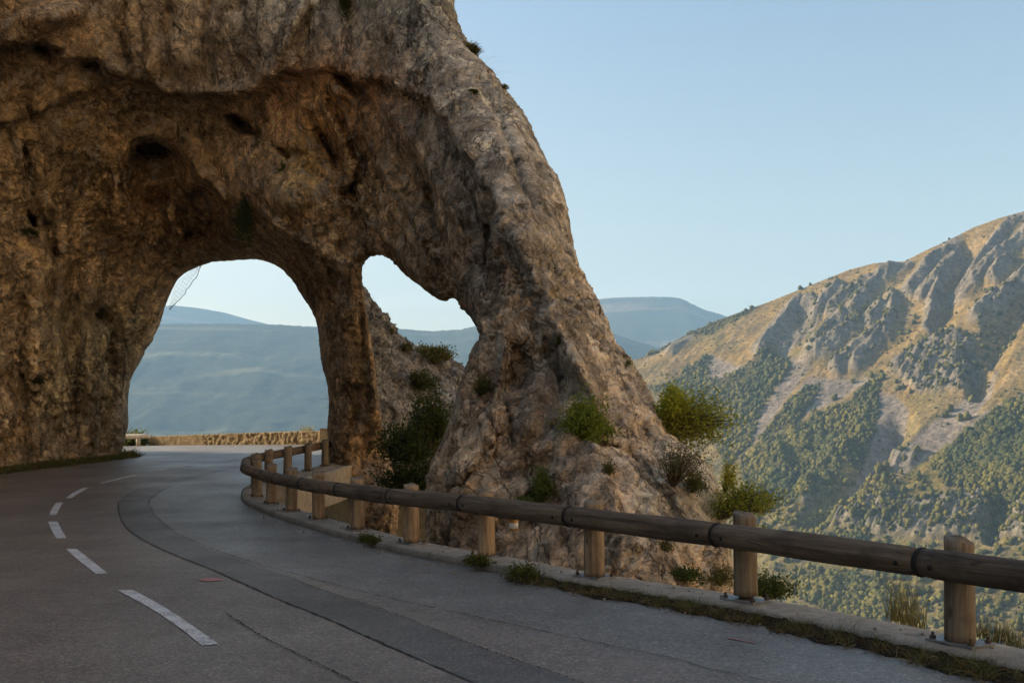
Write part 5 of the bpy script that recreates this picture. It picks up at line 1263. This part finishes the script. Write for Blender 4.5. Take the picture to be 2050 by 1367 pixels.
# grasses
tuft('broom_grass', [P(1815 + 6 * k, 1250 + 2 * k, 7.75 + 0.05 * k) for k in range(-5, 6)], 16, 0.36, 0.006, (0.11, 0.115, 0.04), (0.22, 0.18, 0.07), 'tall clump of green broom beyond the kerb left of the nearest post', 'grass clump', 0.17, spread=0.03, droop=0.04)
for k, (u, v, h_, lb) in enumerate([(1962, 1275, 0.16, 'short broom tuft beyond the kerb right of the nearest post'), (2000, 1285, 0.20, 'broom tuft between the nearest post and the picture edge'), (2035, 1300, 0.22, 'broom tuft at the right edge beyond the kerb')]):
    tuft('broom_grass', [P(u + 5 * j, v, 7.3) for j in range(-3, 4)], 12, h_, 0.005, (0.10, 0.10, 0.035), (0.2, 0.16, 0.06), lb, 'grass clump', 0.2, spread=0.025, droop=0.04)
tuft('wall_fern', [on_rock(205 + 3 * k, 800, -0.05) for k in range(-2, 3)], 26, 0.42, 0.012, (0.10, 0.095, 0.03), (0.17, 0.14, 0.05), 'olive tuft of grass on the left wall near the arch', 'grass tuft', 0.6, spread=0.06, droop=0.5)
tuft('skyline_grass', [on_rock(960, 120, 0.1), on_rock(968, 132, 0.1), on_rock(985, 150, 0.1)], 5, 0.62, 0.003, (0.12, 0.10, 0.06), (0.2, 0.16, 0.09), 'long bare stalks sticking out into the sky from the limb', 'grass tuft', 0.5, up=(0.9, 0, 0.55), spread=0.03, droop=0.25)
tuft('wall_top_grass', [P(614 + 3 * k, 868, 43.6) for k in range(-2, 3)], 22, 0.5, 0.02, (0.25, 0.22, 0.07), (0.33, 0.27, 0.10), 'sunlit grass tuft on the far parapet wall', 'grass tuft', 0.35, spread=0.1, droop=0.2)
tuft('pillar_twigs', [P(658, 800, 28), P(660, 815, 28)], 9, 0.5, 0.004, (0.06, 0.05, 0.03), (0.1, 0.08, 0.05), 'thin twigs sticking out of the pillar into the arch', 'twigs', 0.6, up=(-0.8, -0.2, 0.6), spread=0.06, droop=0.2)

# weeds along the foot of the kerb
def along(u0, u1, n_, off, z):
    out = []
    for _ in range(n_):
        u = RNG.uniform(u0, u1); i = int(np.argmin(np.abs(CU + road_side[60:, 0] / road_side[60:, 1] * F - u) + (road_side[60:, 1] > 20) * 999)) + 60 if u < 2050 else 50
        p = road_side[i] + nrm[i] * RNG.uniform(*off)
        out.append(np.array([p[0], p[1], float(road_z(p[0], p[1])) + z]))
    return out
edge_i = [i for i in range(len(kerb_c)) if 2.2 < kerb_c[i][1] < 10.6 and kerb_c[i][0] > 0.2]
pts = []
for _ in range(1100):
    i = edge_i[RNG.integers(len(edge_i))]; d_ = abs(RNG.normal(0, 0.075)); gap = 0.5 + 0.5 * math.sin(i * 0.55) + 0.4 * math.sin(i * 1.7)
    if RNG.random() > 0.25 + 0.6 * gap: continue
    p = road_side[i] + nrm[i] * d_ + tg[i] * RNG.uniform(-0.03, 0.03); pts.append((p[0], p[1], 0.01))
V1, F1, C1 = blades(pts, 26, 0.085, 0.006, (0.065, 0.05, 0.026), (0.17, 0.13, 0.07), 0.9, spread=0.045, droop=0.35)
V2, F2, C2 = blades(pts[::3], 16, 0.12, 0.005, (0.06, 0.078, 0.02), (0.13, 0.135, 0.035), 0.5, spread=0.03, droop=0.2)
V3, F3, C3 = blades(pts[::4], 5, 0.20, 0.004, (0.20, 0.155, 0.085), (0.34, 0.27, 0.16), 1.2, spread=0.05, droop=0.4)
wv_ = mesh_obj('verge_weeds', np.concatenate([V1, V2, V3]), np.concatenate([F1, F2 + len(V1), F3 + len(V1) + len(V2)]), M_DRY, smooth=False, colors=np.concatenate([C1, C2, C3])); tag(wv_, 'dry brown and green weeds along the foot of the kerb', 'weeds', kind='stuff')
# litter of soil and leaves under the weeds
i0, i1 = edge_i[0], edge_i[-1]; V, fs = [], []
idx = list(range(i0, i1 + 1))
for kk, i in enumerate(idx):
    w0 = 0.17 * (0.55 + 0.9 * (0.5 + 0.5 * math.sin(i * 0.37) * math.sin(i * 0.9 + 1))) * min(1, (i1 - i) / 14 + 0.1)
    for o_, z_ in ((-0.03, 0.062), (0.015, 0.05), (w0 * 0.5, 0.026), (w0, 0.004)):
        p = road_side[i] + nrm[i] * (o_ + 0.02 * math.sin(i * 2.3)); V.append((p[0], p[1], float(road_z(p[0], p[1])) + z_ + 0.008 * math.sin(i * 1.9 + o_ * 60)))
m_ = 4
fs = [(a_ * m_ + j_, (a_ + 1) * m_ + j_, (a_ + 1) * m_ + j_ + 1, a_ * m_ + j_ + 1) for a_ in range(len(idx) - 1) for j_ in range(m_ - 1)]
t = NT('leaf_litter'); n1 = t.noise(60, 6, 0.75); v1 = t.voro(90, out='Color')
lit_m = t.done(t.mix(0.35, t.ramp(n1, [(0.3, (0.018, 0.014, 0.009)), (0.5, (0.045, 0.034, 0.02)), (0.7, (0.10, 0.075, 0.042))]), v1, 'MULTIPLY'), 0.95, t.bump(n1, 0.03), 0.1)
lit = mesh_obj('verge_soil', np.array(V), fs, lit_m); tag(lit, 'dark soil and leaf litter heaped against the kerb', 'soil', kind='stuff')
# loose grit and small stones along the kerb
gi = [(0.0, 0.0, 0.0)]; GVt, GFt = [], []
iv, if_ = ico(1)
for k in range(420):
    i = RNG.integers(75, 250); on_top = RNG.random() < 0.35
    o_ = RNG.uniform(-0.2, 0.15) if on_top else 0.26 + abs(RNG.normal(0, 0.16)); r = 0.004 + 0.013 * RNG.random() ** 3
    p = kerb_c[i] + nrm[i] * o_ + tg[i] * RNG.uniform(-0.05, 0.05)
    z = float(road_z(p[0], p[1])) + (KH + 0.004 if on_top else 0.002) + r * 0.5
    GVt.append(iv * (r * RNG.uniform(0.6, 1.2, 3)) * RNG.uniform(0.85, 1.15, (len(iv), 1)) + np.array([p[0], p[1], z])); GFt.append(if_ + k * len(iv))
grit = mesh_obj('gravel', np.concatenate(GVt), np.concatenate(GFt), mat_simple('grit_stone', (0.22, 0.19, 0.15), 0.9, 0.2, 0, 40, 0.5, 0.002), smooth=False); tag(grit, 'loose grit and small stones lying on and beside the kerb', 'gravel', kind='stuff')
# single weeds one can point at
for (u, v, h_, lb) in [(738, 1087, 0.13, 'bushy green weed on the kerb edge by the sixth post'), (955, 1133, 0.12, 'yellowish weed in front of the fourth post'), (1052, 1158, 0.16, 'large weed with tall stalks between the third and fourth posts')]:
    b0 = on_road(u, v, 0.05); bush('kerb_weed', b0, (0.15, 0.10, h_ * 0.55), 24, 34, 0.035, (0.085, 0.095, 0.026), lb, 'weed', lean=(0, 0, h_ * 0.4), col2=(0.05, 0.055, 0.018), r0=0.003)
b0 = on_road(1060, 1150, 0.06); tuft('weed_stalks', [b0], 12, 0.34, 0.003, (0.08, 0.075, 0.03), (0.15, 0.12, 0.06), 'thin flowering stalks rising above the large kerb weed', 'weed', 0.4, spread=0.05, droop=0.1)
b0 = on_road(1690, 1262, 0.10); tuft('weed_stalks', [b0], 12, 0.2, 0.003, (0.08, 0.085, 0.03), (0.13, 0.12, 0.05), 'thin green stalks at the kerb between the two nearest posts', 'weed', 0.4, spread=0.06, droop=0.1)
# verge grass under the left wall
pts = []
for k in range(420):
    f_ = RNG.random(); u = -120 + 390 * f_; v = np.interp(u, [-200, 0, 60, 130, 200, 250, 275], [963, 945, 937, 929, 921, 915, 911]) + abs(RNG.normal(0, 1.8))
    p = on_road(u, v); pts.append(p)
V1, F1, C1 = blades(pts, 16, 0.24, 0.022, (0.075, 0.085, 0.022), (0.15, 0.13, 0.045), 0.45, spread=0.12, droop=0.3)
vg_ = mesh_obj('verge_grass', V1, F1, M_DRY, smooth=False, colors=C1); tag(vg_, 'green and dry grass along the foot of the left wall', 'grass', kind='stuff')
tuft('corner_grass', [on_road(255 + 3 * k, 914 - k * 0.5) for k in range(-3, 5)], 26, 0.42, 0.02, (0.10, 0.11, 0.025), (0.18, 0.16, 0.05), 'grass clump at the corner of the left wall where the road passes', 'grass tuft', 0.4, spread=0.1, droop=0.25)

# ------------------------------------------------------------------ far parapet wall, its rail, and the concrete block of the near rail
def wall(name, A_, B_, h0, h1, thick, mat, label, lump, n_=220, caps=None):
    A_, B_ = np.array(A_), np.array(B_); d = B_ - A_; L = np.linalg.norm(d); d = d / L; nn_ = np.array([d[1], -d[0]])
    if nn_[1] > 0: nn_ = -nn_
    prof = [(0, -0.3), (0, 0.08), (0, 0.2), (0, 0.32), (0, 0.44), (0, 0.56), (0, 0.68), (0, 0.8), (0, 0.9), (0.02, 0.97), (0.08, 1.0), (0.3, 1.01), (0.7, 1.01), (0.96, 1.0), (1, 0.95), (1, -0.3)]
    V = []
    for i in range(n_):
        f_ = i / (n_ - 1); c = A_ + d * L * f_; h_ = h0 + (h1 - h0) * f_; zr = float(road_z(c[0], c[1]))
        rough_ = lump * smoothstep(0.30, 0.36, f_) + 0.02
        for o_, z_ in prof:
            V.append([c[0] - nn_[0] * thick * o_, c[1] - nn_[1] * thick * o_, zr + z_ * h_, rough_, f_ * L])
    V = np.array(V); m_ = len(prof)
    q3 = np.stack([V[:, 4] * 3.6, V[:, 2] * 6.5, V[:, 0] * 0], 1)
    w1, w2, wr_ = worley(q3); dsp = V[:, 3] * (1.1 * (0.45 - w1) + 0.5 * fbm(q3 * 2, 3))
    W = V[:, :3].copy(); W[:, 0] += nn_[0] * dsp; W[:, 1] += nn_[1] * dsp; W[:, 2] += dsp * 0.25
    fs = np.array([(i * m_ + j, (i + 1) * m_ + j, (i + 1) * m_ + j + 1, i * m_ + j + 1) for i in range(n_ - 1) for j in range(m_ - 1)])
    o = mesh_obj(name, W, fs, mat); tag(o, label, 'wall'); return o
t = NT('parapet_stone'); n1 = t.noise(3, 5, 0.65); n2 = t.noise(14, 5, 0.65)
c = t.mix(1.0, t.ramp(n1, [(0.3, (0.16, 0.12, 0.07)), (0.7, (0.36, 0.28, 0.165))]), t.ramp(n2, [(0.3, 0.65), (0.7, 1.3)]), 'MULTIPLY')
M_PAR = t.done(c, 0.93, t.bump(n2, 0.05), 0.15)
wall('stone_parapet', wallL, wallR, 0.43, 0.56, 0.4, M_PAR, 'low rough stone parapet wall along the far side of the sunlit road', 0.07, 420)
pe = empty('parapet_pier', (wallR[0], wallR[1], float(road_z(*wallR)))); tag(pe, 'squared pale stone block ending the far parapet wall', 'pier')
bb = MB(); bb.box((wallR[0] + 0.1, wallR[1] - 0.2, float(road_z(*wallR)) + 0.33), 0.5, 0.5, 0.68, -0.42); o = bb.build('block', M_PAR, pe, smooth=False)
# short rail at its left end, sunlight put into its near-white colour
M_RAIL_LIT = mat_simple('sunlit_rail_wood', (0.80, 0.76, 0.68), 0.7, 0.3, 0, 9, 0.25, 0.006)
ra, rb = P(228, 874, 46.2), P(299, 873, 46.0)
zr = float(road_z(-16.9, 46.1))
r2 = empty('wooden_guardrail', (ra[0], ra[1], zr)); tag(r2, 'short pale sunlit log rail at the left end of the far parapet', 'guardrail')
bb = MB(); bb.tube(np.linspace(ra, rb, 6), 0.11, 14); bb.build('rail_log', M_RAIL_LIT, r2)
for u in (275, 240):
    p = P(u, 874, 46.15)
    bb = MB(); bb.tube([(p[0], p[1] + 0.12, zr - 0.05), (p[0], p[1] + 0.12, p[2] + 0.1)], 0.1, 12); bb.build('post', M_RAIL_LIT, r2)
# concrete block carrying the end of the near rail
cb = empty('concrete_retaining_wall', (-4.6, 24.5, 0.0)); tag(cb, 'pale concrete retaining wall carrying the far end of the log guardrail', 'wall')
bb = MB()
ks = [i for i in range(len(kerb_c)) if kerb_c[i][1] > 21.2]
L_ = []
for i in ks:
    p = kerb_c[i]; L_.append((p, nrm[i], float(road_z(p[0], p[1])) + KH))
Vc, fc = [], []
for p, n_, z_ in L_:
    for o_, dz_ in ((0.15, -0.02), (-0.285, -0.02), (-0.60, 0.0), (-0.62, -0.03), (-0.62, -1.0), (-0.3, -1.05)):
        Vc.append((p[0] + n_[0] * o_, p[1] + n_[1] * o_, z_ + dz_ - (0.012 if o_ > -0.5 else 0)))
m_ = 6
for i in range(len(L_) - 1):
    for j in range(m_ - 1): fc.append((i * m_ + j, (i + 1) * m_ + j, (i + 1) * m_ + j + 1, i * m_ + j + 1))
fc.append(tuple(range(m_))); fc.append(tuple((len(L_) - 1) * m_ + j for j in range(m_ - 1, -1, -1)))
bb.add(np.array(Vc), fc)
M_CON2 = mat_simple('pale_concrete', (0.36, 0.31, 0.24), 0.9, 0.2, 0, 5, 0.3, 0.01)
bb.build('wall_slab', M_CON2, cb, smooth=False)

# ------------------------------------------------------------------ rockfall net hanging in the arch
net = empty('rockfall_net', tuple(P(370, 560, 34.5))); tag(net, 'torn wire rockfall net hanging from the left side of the arch', 'net')
A_ = np.array([P(x, y, 34.8) for x, y in [(398, 533), (375, 548), (358, 566), (346, 590), (338, 618)]]); B_ = np.array([P(x, y, 34.3) for x, y in [(402, 534), (390, 556), (376, 578), (360, 600), (340, 620)]])
A_ = spline(A_, 15); B_ = spline(B_, 15)
bb = MB()
for k in range(15): bb.tube(np.array([A_[k] * (1 - f_) + B_[k] * f_ for f_ in np.linspace(0, 1, 4)]), 0.0035, 4, False)
for f_ in np.linspace(0, 1, 5): bb.tube(A_ * (1 - f_) + B_ * f_ + RNG.normal(0, 0.02, A_.shape), 0.0035 if f_ < 0.99 else 0.012, 4, False)
bb.build('wire_mesh', M_STEEL, net)
